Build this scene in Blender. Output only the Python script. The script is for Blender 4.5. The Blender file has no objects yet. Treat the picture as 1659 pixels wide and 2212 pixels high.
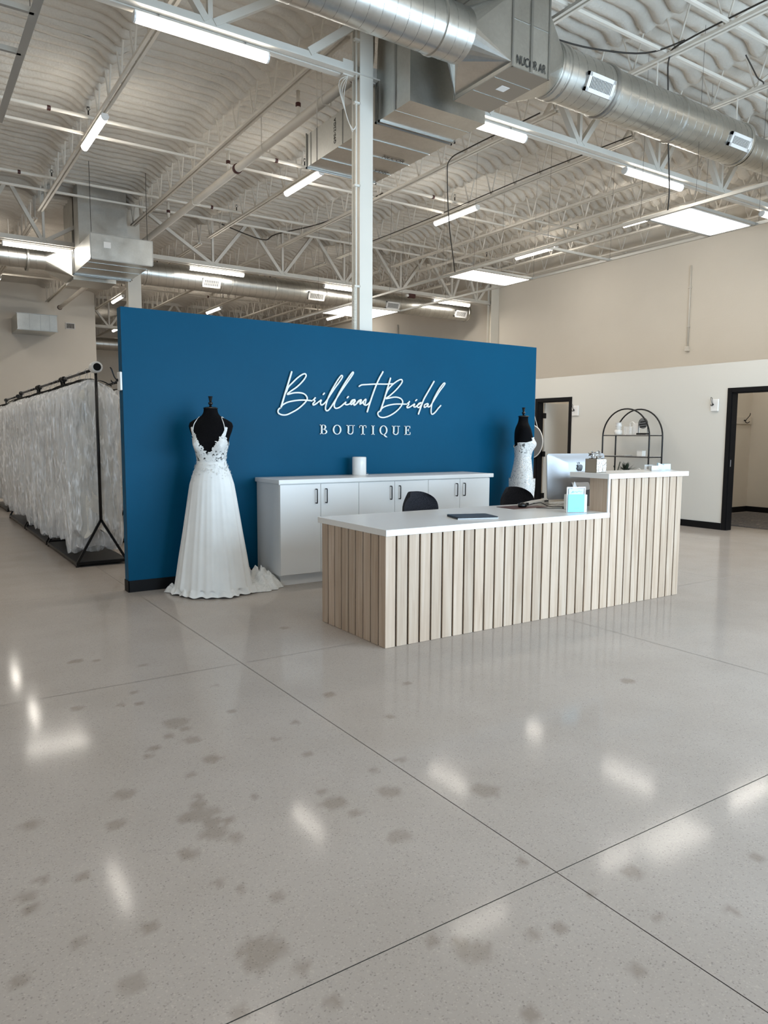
import bpy, math, random
import numpy as np
from mathutils import Vector, Matrix, Euler
random.seed(7); RNG = np.random.default_rng(7)
D = bpy.data; SC = bpy.context.scene; COL = SC.collection
PI = math.pi

# ------------------------------------------------------------------ camera
CAM_H = 1.365
cam = D.cameras.new('camera'); cam_o = D.objects.new('camera', cam); COL.objects.link(cam_o)
cam.sensor_fit = 'HORIZONTAL'; cam.sensor_width = 36.0; cam.lens = 36.0*1577.07/1659.0
cam.clip_start = 0.05; cam.clip_end = 200
R_ = Vector((0.83347898, -0.55252904, 0.00494563)); D_ = Vector((-0.05252917, -0.08814285, -0.99472183)); F_ = Vector((0.55004862, 0.82881994, -0.1024891))
m = Matrix((R_, -D_, -F_)).transposed().to_4x4(); m.translation = Vector((0, 0, CAM_H))
cam_o.matrix_world = m
SC.camera = cam_o

# ------------------------------------------------------------------ view
vs = SC.view_settings; vs.view_transform = 'Standard'; vs.look = 'None'; vs.gamma = 1.0; vs.use_curve_mapping = False
vs.exposure = 0.12
SC.cycles.use_adaptive_sampling = True; SC.cycles.adaptive_threshold = 0.02
SC.cycles.max_bounces = 8; SC.cycles.diffuse_bounces = 4; SC.cycles.glossy_bounces = 4
SC.cycles.transmission_bounces = 6; SC.cycles.transparent_max_bounces = 24
SC.cycles.use_denoising = True; SC.cycles.sample_clamp_indirect = 3.0; SC.cycles.denoising_prefilter = 'ACCURATE'
SC.cycles.caustics_reflective = False; SC.cycles.caustics_refractive = False

# ------------------------------------------------------------------ world: bright overcast daylight outside the shop windows
W = D.worlds.new('world'); SC.world = W; W.use_nodes = True
bg = W.node_tree.nodes['Background']; bg.inputs[0].default_value = (0.62, 0.80, 1.0, 1); bg.inputs[1].default_value = 2.0
# daylight falling in through the shop front glazing behind the camera
def area(name, loc, rot, sx, sy, power, col):
    l = D.lights.new(name, 'AREA'); l.shape = 'RECTANGLE'; l.size = sx; l.size_y = sy; l.energy = power; l.color = col
    o = D.objects.new(name, l); COL.objects.link(o); o.location = loc; o.rotation_euler = rot
    return o
WIN = (2.6, 10.4, 0.06, 3.05)        # glazing x0 x1 z0 z1
DAY_POWER = 900.0
area('window_daylight', ((WIN[0]+WIN[1])/2, -1.56, (WIN[2]+WIN[3])/2), (PI/2, 0, 0), WIN[1]-WIN[0], WIN[3]-WIN[2], DAY_POWER, (0.62, 0.82, 1.0))
area('window_daylight_left', (-4.6, -1.56, 1.6), (PI/2, 0, 0), 4.4, 2.9, 140.0, (0.62, 0.82, 1.0))
TUBE = 16.5                          # watts of each linear ceiling fixture
PANEL = 24.0                         # watts of each flat panel in the hanging grid

# ------------------------------------------------------------------ materials
def mat(name, col=(.8, .8, .8), rough=.5, metal=0.0, spec=.5, build=None, **kw):
    mt = D.materials.new(name); mt.use_nodes = True
    nt = mt.node_tree; b = nt.nodes['Principled BSDF']
    b.inputs['Base Color'].default_value = (*col, 1); b.inputs['Roughness'].default_value = rough
    b.inputs['Metallic'].default_value = metal; b.inputs['Specular IOR Level'].default_value = spec
    for k, v in kw.items(): b.inputs[k.replace('_', ' ')].default_value = v
    if build: build(nt, b)
    return mt
def N(nt, t, **kw):
    n = nt.nodes.new(t)
    for k, v in kw.items(): setattr(n, k, v)
    return n
def coords(nt, scale=(1, 1, 1), kind='Object'):
    tc = N(nt, 'ShaderNodeTexCoord'); mp = N(nt, 'ShaderNodeMapping'); mp.inputs['Scale'].default_value = scale
    nt.links.new(tc.outputs[kind], mp.inputs[0]); return mp.outputs[0]
def noise(nt, vec, scale, detail=3, rough=.55):
    n = N(nt, 'ShaderNodeTexNoise'); n.inputs['Scale'].default_value = scale; n.inputs['Detail'].default_value = detail
    n.inputs['Roughness'].default_value = rough; nt.links.new(vec, n.inputs['Vector']); return n.outputs['Fac']
def ramp(nt, fac, stops):
    r = N(nt, 'ShaderNodeValToRGB'); e = r.color_ramp.elements
    while len(e) < len(stops): e.new(.5)
    for i, (p, c) in enumerate(stops):
        e[i].position = p; e[i].color = (*c, 1) if len(c) == 3 else c
    nt.links.new(fac, r.inputs[0]); return r.outputs[0]
def bump(nt, b, h, strength=.3, dist=.01):
    n = N(nt, 'ShaderNodeBump'); n.inputs['Strength'].default_value = strength; n.inputs['Distance'].default_value = dist
    nt.links.new(h, n.inputs['Height']); nt.links.new(n.outputs[0], b.inputs['Normal']); return n
def math_(nt, op, a, c=None, v=.5):
    n = N(nt, 'ShaderNodeMath', operation=op)
    nt.links.new(a, n.inputs[0])
    if c is None: n.inputs[1].default_value = v
    else: nt.links.new(c, n.inputs[1])
    return n.outputs[0]
def mixc(nt, fac, a, c, mode='MIX'):
    n = N(nt, 'ShaderNodeMix', data_type='RGBA', blend_type=mode)
    if isinstance(fac, (int, float)): n.inputs[0].default_value = fac
    else: nt.links.new(fac, n.inputs[0])
    for i, x in ((6, a), (7, c)):
        if isinstance(x, tuple): n.inputs[i].default_value = (*x, 1)
        else: nt.links.new(x, n.inputs[i])
    return n.outputs[2]
M = {}
def mottled(c1, c2, sc=3, bs=0, bd=.002, bsc=60):
    def f(nt, b):
        v = coords(nt); nt.links.new(ramp(nt, noise(nt, v, sc), [(.35, c1), (.65, c2)]), b.inputs['Base Color'])
        if bs: bump(nt, b, noise(nt, v, bsc), bs, bd)
    return f
M['steel'] = mat('painted_steel', rough=.55, build=mottled((.68, .64, .57), (.73, .69, .62), 2))
M['column'] = mat('painted_column', rough=.5, build=mottled((.76, .72, .64), (.80, .76, .68), 1))
def foam(nt, b):
    v = coords(nt)
    n1 = noise(nt, v, 3.0, 4); n2 = noise(nt, v, 26, 5, .62)
    vo = N(nt, 'ShaderNodeTexVoronoi'); vo.inputs['Scale'].default_value = 34; nt.links.new(v, vo.inputs['Vector'])
    nt.links.new(ramp(nt, n1, [(.3, (.575, .54, .48)), (.7, (.65, .615, .555))]), b.inputs['Base Color'])
    bump(nt, b, math_(nt, 'ADD', n2, math_(nt, 'MULTIPLY', vo.outputs['Distance'], v=.5)), .55, .014)
M['foam'] = mat('spray_foam', rough=.85, spec=.2, build=foam)
def galv(c1, c2, rough):
    def f(nt, b):
        v = coords(nt)
        vo = N(nt, 'ShaderNodeTexVoronoi'); vo.inputs['Scale'].default_value = 45; nt.links.new(v, vo.inputs['Vector'])
        n = noise(nt, v, 2.2, 3)
        mx = mixc(nt, .14, n, vo.outputs['Color'])
        nt.links.new(ramp(nt, mx, [(.3, c1), (.7, c2)]), b.inputs['Base Color'])
        nt.links.new(ramp(nt, noise(nt, v, 5, 2), [(.3, (rough-.02,)*3), (.7, (rough+.06,)*3)]), b.inputs['Roughness'])
        bump(nt, b, noise(nt, v, 1.3, 1), .10, .02)
    return f
M['galv'] = mat('galvanised_steel', metal=1.0, build=galv((.50, .50, .475), (.62, .62, .59), .32))
M['galv_seam'] = mat('galvanised_seam', (.40, .40, .385), .38, 1.0)
M['grid'] = mat('grid_metal', (.50, .50, .48), .35, .8)
M['white'] = mat('white_laminate', (.80, .79, .77), .27)
M['white_matte'] = mat('white_paint', (.63, .615, .57), .6)
def blue(nt, b):
    v = coords(nt)
    nt.links.new(ramp(nt, noise(nt, v, 1.2, 3), [(.3, (.0, .068, .142)), (.7, (.0, .075, .157))]), b.inputs['Base Color'])
    bump(nt, b, noise(nt, v, 240, 2), .12, .001)
M['blue'] = mat('blue_wall_paint', spec=.09, rough=.46, build=blue)
M['black'] = mat('black_trim', (.004, .004, .005), .55, spec=.2)
M['black_metal'] = mat('black_metal', (.008, .008, .009), .35, .3)
M['black_cloth'] = mat('black_jersey', (.004, .004, .005), .9, spec=.1, build=mottled((.003, .003, .0035), (.0055, .005, .006), 90))
M['chair_cloth'] = mat('charcoal_fabric', rough=.9, spec=.2, build=mottled((.012, .012, .016), (.03, .03, .036), 150, .4, .002, 300))
M['navy'] = M['black']
def wall_beige(nt, b):
    v = coords(nt, kind='Object')
    sep = N(nt, 'ShaderNodeSeparateXYZ'); nt.links.new(v, sep.inputs[0])
    cb = N(nt, 'ShaderNodeCombineXYZ'); a = math_(nt, 'ADD', sep.outputs[0], sep.outputs[1])
    nt.links.new(a, cb.inputs[0]); nt.links.new(sep.outputs[2], cb.inputs[1])
    br = N(nt, 'ShaderNodeTexBrick'); br.inputs['Scale'].default_value = 1.0; br.inputs['Brick Width'].default_value = .4; br.inputs['Row Height'].default_value = .2
    br.inputs['Mortar Size'].default_value = .004; br.inputs['Mortar Smooth'].default_value = .6
    nt.links.new(cb.outputs[0], br.inputs['Vector'])
    nt.links.new(ramp(nt, noise(nt, v, .7, 3), [(.3, (.70, .65, .57)), (.7, (.74, .69, .61))]), b.inputs['Base Color'])
    h = math_(nt, 'SUBTRACT', noise(nt, v, 30, 3), br.outputs['Fac'])
    bump(nt, b, h, .18, .006)
M['block'] = mat('painted_block', rough=.7, build=wall_beige)
M['drywall'] = mat('drywall', rough=.6, build=mottled((.77, .72, .64), (.80, .75, .67), .8, .08, .001, 120))
M['fit_wall'] = mat('fitting_room_wall', rough=.7, build=mottled((.66, .60, .51), (.70, .64, .55), .8))
def concrete(nt, b):
    v = coords(nt)
    big = noise(nt, v, .5, 3); mid = noise(nt, v, 2.4, 4, .5); fine = noise(nt, v, 60, 2)
    vo = N(nt, 'ShaderNodeTexVoronoi'); vo.inputs['Scale'].default_value = 240; nt.links.new(v, vo.inputs['Vector'])
    sp = N(nt, 'ShaderNodeSeparateColor'); nt.links.new(vo.outputs['Color'], sp.inputs[0])
    base = ramp(nt, big, [(.25, (.375, .331, .296)), (.5, (.422, .377, .341)), (.8, (.46, .415, .38))])
    base = mixc(nt, .5, base, ramp(nt, mid, [(.2, (.366, .322, .286)), (.8, (.468, .423, .388))]))
    spk = ramp(nt, sp.outputs[0], [(0, (.62, .62, .62)), (.05, (.86, .86, .86)), (.14, (1, 1, 1)), (.9, (1, 1, 1)), (.97, (1.15, 1.14, 1.13))])
    base = mixc(nt, .8, base, spk, 'MULTIPLY')
    at = N(nt, 'ShaderNodeAttribute'); at.attribute_name = 'stain'
    base = mixc(nt, at.outputs['Fac'], base, mixc(nt, 1.0, base, (.74, .71, .68), 'MULTIPLY'))
    nt.links.new(base, b.inputs['Base Color'])
    r = math_(nt, 'MULTIPLY', mid, v=.05); r = math_(nt, 'ADD', r, v=.075)
    nt.links.new(r, b.inputs['Roughness'])
M['concrete'] = mat('polished_concrete', spec=.04, build=concrete)
M['joint'] = mat('joint_filler', (.33, .295, .255), .8)
def wood(c1, c2, c3):
    def f(nt, b):
        tc = N(nt, 'ShaderNodeTexCoord'); oi = N(nt, 'ShaderNodeObjectInfo')
        mp = N(nt, 'ShaderNodeMapping'); mp.inputs['Scale'].default_value = (22, 22, 1.1)
        ad = N(nt, 'ShaderNodeVectorMath', operation='ADD'); sc = N(nt, 'ShaderNodeVectorMath', operation='SCALE')
        cb = N(nt, 'ShaderNodeCombineXYZ')
        for i in range(3): nt.links.new(oi.outputs['Random'], cb.inputs[i])
        sc.inputs['Scale'].default_value = 37; nt.links.new(cb.outputs[0], sc.inputs[0])
        nt.links.new(tc.outputs['Object'], ad.inputs[0]); nt.links.new(sc.outputs[0], ad.inputs[1]); nt.links.new(ad.outputs[0], mp.inputs[0])
        n = N(nt, 'ShaderNodeTexNoise'); n.inputs['Scale'].default_value = 1.5; n.inputs['Detail'].default_value = 6; n.inputs['Distortion'].default_value = .8
        nt.links.new(mp.outputs[0], n.inputs['Vector'])
        c = ramp(nt, n.outputs['Fac'], [(.3, c1), (.5, c2), (.72, c3)])
        va = ramp(nt, oi.outputs['Random'], [(0, (.86, .84, .82)), (1, (1.07, 1.05, 1.04))])
        nt.links.new(mixc(nt, 1.0, c, va, 'MULTIPLY'), b.inputs['Base Color'])
        bump(nt, b, n.outputs['Fac'], .15, .001)
    return f
M['slat'] = mat('oak_slat', rough=.5, build=wood((.42, .312, .225), (.50, .39, .295), (.575, .475, .38)))
M['slat_gap'] = mat('dark_backing', (.018, .011, .008), .85, spec=.1)
M['satin'] = mat('ivory_chiffon', rough=.6, spec=.3, build=mottled((.82, .82, .80), (.86, .86, .84), 6), Sheen_Weight=.3)
M['lace_solid'] = mat('white_lace', rough=.65, build=mottled((.74, .74, .72), (.84, .84, .82), 60, .6, .003, 160))
def lace(nt, b):
    v = coords(nt); vo = N(nt, 'ShaderNodeTexVoronoi', feature='F1'); vo.inputs['Scale'].default_value = 42; nt.links.new(v, vo.inputs['Vector'])
    n = noise(nt, v, 38, 3, .7)
    a = ramp(nt, n, [(.42, (0.12,)*3), (.47, (1,)*3)]); nt.links.new(a, b.inputs['Alpha'])
    bump(nt, b, n, .5, .004)
M['lace'] = mat('sheer_lace', (.80, .80, .78), .6, build=lace)
def seq(nt, b):
    v = coords(nt); vo = N(nt, 'ShaderNodeTexVoronoi'); vo.inputs['Scale'].default_value = 150; nt.links.new(v, vo.inputs['Vector'])
    sp = N(nt, 'ShaderNodeSeparateColor'); nt.links.new(vo.outputs['Color'], sp.inputs[0])
    nt.links.new(ramp(nt, sp.outputs[0], [(.86, (0, 0, 0)), (.9, (.7, .7, .7))]), b.inputs['Metallic'])
    nt.links.new(ramp(nt, sp.outputs[1], [(0, (.66, .65, .63)), (1, (.84, .83, .81))]), b.inputs['Base Color'])
    nt.links.new(ramp(nt, sp.outputs[0], [(.70, (.55,)*3), (.78, (.12,)*3)]), b.inputs['Roughness'])
    bump(nt, b, sp.outputs[2], .3, .004)
M['sequin'] = mat('sequinned_lace', build=seq)
def plastic(nt, b):
    v = coords(nt, (1.9, 1.9, .42)); oi = N(nt, 'ShaderNodeObjectInfo')
    ad = N(nt, 'ShaderNodeVectorMath', operation='ADD'); nt.links.new(v, ad.inputs[0])
    sc = math_(nt, 'MULTIPLY', oi.outputs['Random'], v=31.0); cb = N(nt, 'ShaderNodeCombineXYZ')
    for i in range(3): nt.links.new(sc, cb.inputs[i])
    nt.links.new(cb.outputs[0], ad.inputs[1])
    n1 = noise(nt, ad.outputs[0], 4.2, 3, .55)
    rdg = math_(nt, 'ABSOLUTE', math_(nt, 'SUBTRACT', n1, v=.5), v=0)
    bump(nt, b, math_(nt, 'MULTIPLY', rdg, v=-1.0), 1.0, .07)
    nt.links.new(ramp(nt, rdg, [(0, (.85,)*3), (.045, (.42,)*3)]), b.inputs['Alpha'])
M['plastic'] = mat('clear_garment_plastic', (.97, .97, .97), .13, spec=1.0, build=plastic)
def gown(nt, b):
    oi = N(nt, 'ShaderNodeObjectInfo'); v = coords(nt)
    c = ramp(nt, oi.outputs['Random'], [(0, (.78, .745, .68)), (.4, (.86, .845, .80)), (.7, (.82, .78, .71)), (1, (.88, .875, .85))])
    nt.links.new(mixc(nt, .5, c, mixc(nt, 1.0, c, ramp(nt, noise(nt, v, 14, 4), [(.35, (.86,)*3), (.6, (1, 1, 1))]), 'MULTIPLY')), b.inputs['Base Color'])
    bump(nt, b, noise(nt, v, 30, 4), .6, .015)
M['gown'] = mat('bagged_gown', rough=.75, build=gown)
M['letter'] = mat('white_acrylic', (.78, .80, .80), .4)
M['alu'] = mat('brushed_aluminium', (.40, .41, .43), .42, .6)
M['chrome'] = mat('mirror_foil', (.80, .79, .77), .08, 1.0, build=lambda nt, b: bump(nt, b, noise(nt, coords(nt), 55, 3), .9, .01))
M['foilbox'] = mat('silver_box', (.42, .37, .30), .3, .7)
M['leather'] = mat('brown_leather', (.075, .022, .016), .5)
M['plastic_black'] = mat('black_plastic', (.006, .006, .006), .22)
M['cream_plastic'] = mat('cream_plastic', (.66, .62, .56), .4)
M['cyan'] = mat('cyan_card', (.22, .66, .84), .5)
M['cyan_dark'] = mat('cyan_print', (.12, .45, .68), .5)
M['pale_blue'] = mat('pale_blue_card', (.55, .74, .86), .5)
M['tissue'] = mat('tissue_paper', (.82, .82, .82), .9)
M['acrylic'] = mat('clear_acrylic', (.9, .9, .9), .08, Alpha=.28)
M['glass'] = mat('window_glass', (.92, .95, 1.0), .03, Alpha=.12)
M['gel'] = mat('clear_gel_bottle', (.75, .75, .74), .15, Alpha=.6)
M['laptop'] = mat('slate_aluminium', (.05, .055, .065), .35, .5)
M['mirror_grey'] = mat('round_mirror_face', (.15, .16, .168), .5, .2)
M['red'] = mat('oxide_red_coupling', (.055, .012, .010), .5)
M['cable'] = mat('dark_cable', (.03, .025, .02), .6)
M['ink'] = mat('black_stencil_ink', (.02, .02, .02), .6)
M['leaf'] = mat('dark_green_leaf', (.022, .035, .02), .6)
M['ceramic'] = mat('white_ceramic', (.74, .73, .70), .3)
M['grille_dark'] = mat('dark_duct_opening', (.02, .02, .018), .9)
def rugf(nt, b):
    v = coords(nt, (1, 5, 1)); n = noise(nt, v, 3.5, 6, .75)
    nt.links.new(ramp(nt, n, [(.36, (.035, .035, .045)), (.46, (.16, .14, .12)), (.55, (.07, .072, .085)), (.66, (.34, .29, .24))]), b.inputs['Base Color'])
M['rug'] = mat('distressed_rug', rough=.95, build=rugf)
def emis(name, col, s):
    mt = D.materials.new(name); mt.use_nodes = True; nt = mt.node_tree; nt.nodes.clear()
    e = nt.nodes.new('ShaderNodeEmission'); e.inputs[0].default_value = (*col, 1); e.inputs[1].default_value = s
    o = nt.nodes.new('ShaderNodeOutputMaterial'); nt.links.new(e.outputs[0], o.inputs[0]); return mt
M['tube'] = emis('led_tube_lens', (1.0, .95, .87), 9.0)
M['panel'] = emis('led_panel_lens', (1.0, .95, .87), 6.0)
for k_ in ('tube', 'panel'): M[k_].cycles.emission_sampling = 'NONE'

# ------------------------------------------------------------------ helpers
def woff(p):
    v = Vector((0, 0, 0))
    while p is not None: v = v + p.location; p = p.parent
    return v
class MB:
    def __init__(s): s.v = []; s.f = []
    def add(s, vs_, fs):
        n = len(s.v); s.v += [tuple(p) for p in vs_]; s.f += [tuple(i+n for i in f) for f in fs]; return s
    def box(s, x0, x1, y0, y1, z0, z1):
        return s.add([(x0,y0,z0),(x1,y0,z0),(x1,y1,z0),(x0,y1,z0),(x0,y0,z1),(x1,y0,z1),(x1,y1,z1),(x0,y1,z1)],
                     [(0,3,2,1),(4,5,6,7),(0,1,5,4),(1,2,6,5),(2,3,7,6),(3,0,4,7)])
    def cbox(s, x0, x1, y0, y1, z0, z1, c=.004):
        # box with chamfered vertical and horizontal edges
        vs_ = []; 
        for z, k in ((z0, c), (z0+c, 0), (z1-c, 0), (z1, c)):
            a0, a1, b0, b1 = x0+k, x1-k, y0+k, y1-k
            vs_ += [(a0+c,b0,z),(a1-c,b0,z),(a1,b0+c,z),(a1,b1-c,z),(a1-c,b1,z),(a0+c,b1,z),(a0,b1-c,z),(a0,b0+c,z)]
        fs = [tuple(range(7,-1,-1)), tuple(range(24,32))]
        for r in range(3):
            for i in range(8): j = (i+1) % 8; fs.append((r*8+i, r*8+j, r*8+8+j, r*8+8+i))
        return s.add(vs_, fs)
    def bar(s, p, q, w, h=None, up=(0, 0, 1)):
        p = Vector(p); q = Vector(q); h = h or w; d = (q-p).normalized(); u = Vector(up)
        if abs(d.dot(u)) > .98: u = Vector((1, 0, 0))
        a = d.cross(u).normalized()*w/2; b = a.cross(d).normalized()*h/2
        vs_ = [p-a-b, p+a-b, p+a+b, p-a+b, q-a-b, q+a-b, q+a+b, q-a+b]
        return s.add(vs_, [(0,3,2,1),(4,5,6,7),(0,1,5,4),(1,2,6,5),(2,3,7,6),(3,0,4,7)])
    def tube(s, pts, r, n=8, cap=True, closed=False):
        pts = [Vector(p) for p in pts]; k = len(pts); rs = r if isinstance(r, (list, tuple)) else [r]*k
        base = len(s.v); up = None; m_ = k
        for i, p in enumerate(pts):
            if closed: t = pts[(i+1) % k]-pts[i-1]
            else: t = pts[min(i+1, k-1)]-pts[max(i-1, 0)]
            t = t.normalized()
            if up is None:
                up = Vector((0, 0, 1)) if abs(t.z) < .9 else Vector((1, 0, 0))
            a = t.cross(up)
            if a.length < 1e-5: a = t.cross(Vector((0, 1, 0)))
            a.normalize(); b = a.cross(t).normalized(); up = b
            for j in range(n):
                an = 2*PI*j/n; s.v.append(tuple(p+(a*math.cos(an)+b*math.sin(an))*rs[i]))
        for i in range(k if closed else k-1):
            i2 = (i+1) % k
            for j in range(n):
                j2 = (j+1) % n; s.f.append((base+i*n+j, base+i2*n+j, base+i2*n+j2, base+i*n+j2))
        if cap and not closed:
            s.f.append(tuple(base+j for j in range(n))); s.f.append(tuple(base+(k-1)*n+j for j in range(n-1, -1, -1)))
        return s
    def lathe(s, prof, c=(0, 0, 0), n=24, sx=1, sy=1, axis='z', cap=True):
        base = len(s.v)
        for r, z in prof:
            for j in range(n):
                an = 2*PI*j/n; u, w = r*math.cos(an)*sx, r*math.sin(an)*sy
                p = (u, w, z) if axis == 'z' else ((z, u, w) if axis == 'x' else (w, z, u))
                s.v.append((p[0]+c[0], p[1]+c[1], p[2]+c[2]))
        for i in range(len(prof)-1):
            for j in range(n):
                j2 = (j+1) % n; s.f.append((base+i*n+j, base+i*n+j2, base+(i+1)*n+j2, base+(i+1)*n+j))
        if cap:
            s.f.append(tuple(base+j for j in range(n-1, -1, -1))); s.f.append(tuple(base+(len(prof)-1)*n+j for j in range(n)))
        return s
    def prism(s, poly, axis, a, b):
        n = len(poly)
        def P(u, w, t): return {'x': (t, u, w), 'y': (u, t, w), 'z': (u, w, t)}[axis]
        return s.add([P(u, w, a) for u, w in poly]+[P(u, w, b) for u, w in poly],
                     [tuple(range(n)), tuple(range(2*n-1, n-1, -1))]+[(i, n+i, n+(i+1) % n, (i+1) % n) for i in range(n)])
    def build(s, name, m_, parent=None, world=True, smooth=False, kind=None, label=None, angle=None):
        me = D.meshes.new(name); off = woff(parent) if (world and parent is not None) else Vector((0, 0, 0))
        me.from_pydata([(v[0]-off.x, v[1]-off.y, v[2]-off.z) for v in s.v], [], s.f)
        me.materials.append(M[m_] if isinstance(m_, str) else m_)
        if smooth:
            me.polygons.foreach_set('use_smooth', [True]*len(me.polygons))
            if angle is not None: me.set_sharp_from_angle(angle=math.radians(angle))
        me.update()
        o = D.objects.new(name, me); COL.objects.link(o); o.parent = parent
        if kind: o['kind'] = kind
        if label: o['label'] = label
        return o
def tag(o, label=None, cat=None, group=None, kind=None):
    if label: o['label'] = label
    if cat: o['category'] = cat
    if group: o['group'] = group
    if kind: o['kind'] = kind
    return o
def thing(name, label, cat, loc=(0, 0, 0), rz=0, group=None):
    o = D.objects.new(name, None); COL.objects.link(o); o.location = loc; o.rotation_euler = (0, 0, rz); o.empty_display_size = .1
    return tag(o, label, cat, group)
def struct(name, mb, m_, **kw):
    o = mb.build(name, m_, **kw); o['kind'] = 'structure'; return o
def inst(name, me, parent, loc=(0, 0, 0), rot=(0, 0, 0), scale=(1, 1, 1)):
    o = D.objects.new(name, me); COL.objects.link(o); o.parent = parent; o.location = loc; o.rotation_euler = rot; o.scale = scale; return o
def copy_tree(o, parent=None):
    c = o.copy(); COL.objects.link(c); c.parent = parent
    for ch in [x for x in CH.get(o.name, o.children)]: copy_tree(ch, c)
    return c
CH = {}
def catmull(pts, n=5):
    P = [np.array(p, float) for p in pts]; out = []
    for i in range(len(P)-1):
        a, b, c, d = P[max(i-1, 0)], P[i], P[i+1], P[min(i+2, len(P)-1)]
        for k in range(n):
            t = k/n; out.append(.5*((2*b)+(-a+c)*t+(2*a-5*b+4*c-d)*t*t+(-a+3*b-3*c+d)*t**3))
    out.append(P[-1]); return [tuple(p) for p in out]
def grid_mesh(name, X, Y, Z, m_, parent=None, smooth=True, kind=None, attr=None):
    ny, nx = Z.shape
    co = np.stack([X.ravel(), Y.ravel(), Z.ravel()], 1).astype(np.float32)
    idx = np.arange(ny*nx).reshape(ny, nx)
    q = np.stack([idx[:-1, :-1], idx[:-1, 1:], idx[1:, 1:], idx[1:, :-1]], -1).reshape(-1, 4)
    me = D.meshes.new(name); me.vertices.add(len(co)); me.vertices.foreach_set('co', co.ravel())
    me.loops.add(q.size); me.loops.foreach_set('vertex_index', q.ravel().astype(np.int32))
    me.polygons.add(len(q)); me.polygons.foreach_set('loop_start', np.arange(0, q.size, 4, dtype=np.int32))
    me.update(calc_edges=True)
    if smooth: me.polygons.foreach_set('use_smooth', np.ones(len(q), bool))
    me.materials.append(M[m_])
    if attr is not None:
        a = me.attributes.new('stain', 'FLOAT', 'POINT'); a.data.foreach_set('value', attr.ravel().astype(np.float32))
    o = D.objects.new(name, me); COL.objects.link(o); o.parent = parent
    if kind: o['kind'] = kind
    return o
def vnoise(x, y, seed=0):
    # smooth value noise on arrays
    x = np.asarray(x, float); y = np.asarray(y, float)
    xi = np.floor(x).astype(int); yi = np.floor(y).astype(int); xf = x-xi; yf = y-yi
    xf = xf*xf*(3-2*xf); yf = yf*yf*(3-2*yf)
    def h(a, b):
        n = (a*374761393+b*668265263+seed*974711) & 0xffffffff
        n = ((n ^ (n >> 13))*1274126177) & 0xffffffff
        return ((n ^ (n >> 16)) & 0xffff)/65535.0
    return (h(xi, yi)*(1-xf)+h(xi+1, yi)*xf)*(1-yf)+(h(xi, yi+1)*(1-xf)+h(xi+1, yi+1)*xf)*yf
def text_mesh(name, s, size, m_, parent, loc, rot, world=True):
    cu = D.curves.new(name, 'FONT'); cu.body = s; cu.size = size; cu.extrude = .0006
    tmp = D.objects.new('tmp_text', cu); COL.objects.link(tmp)
    dg = bpy.context.evaluated_depsgraph_get(); me = D.meshes.new_from_object(tmp.evaluated_get(dg)); D.objects.remove(tmp)
    me.name = name; me.materials.clear(); me.materials.append(M[m_])
    o = D.objects.new(name, me); COL.objects.link(o); o.parent = parent
    off = woff(parent) if world else Vector((0, 0, 0))
    o.location = Vector(loc)-off; o.rotation_euler = rot; return o
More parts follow.
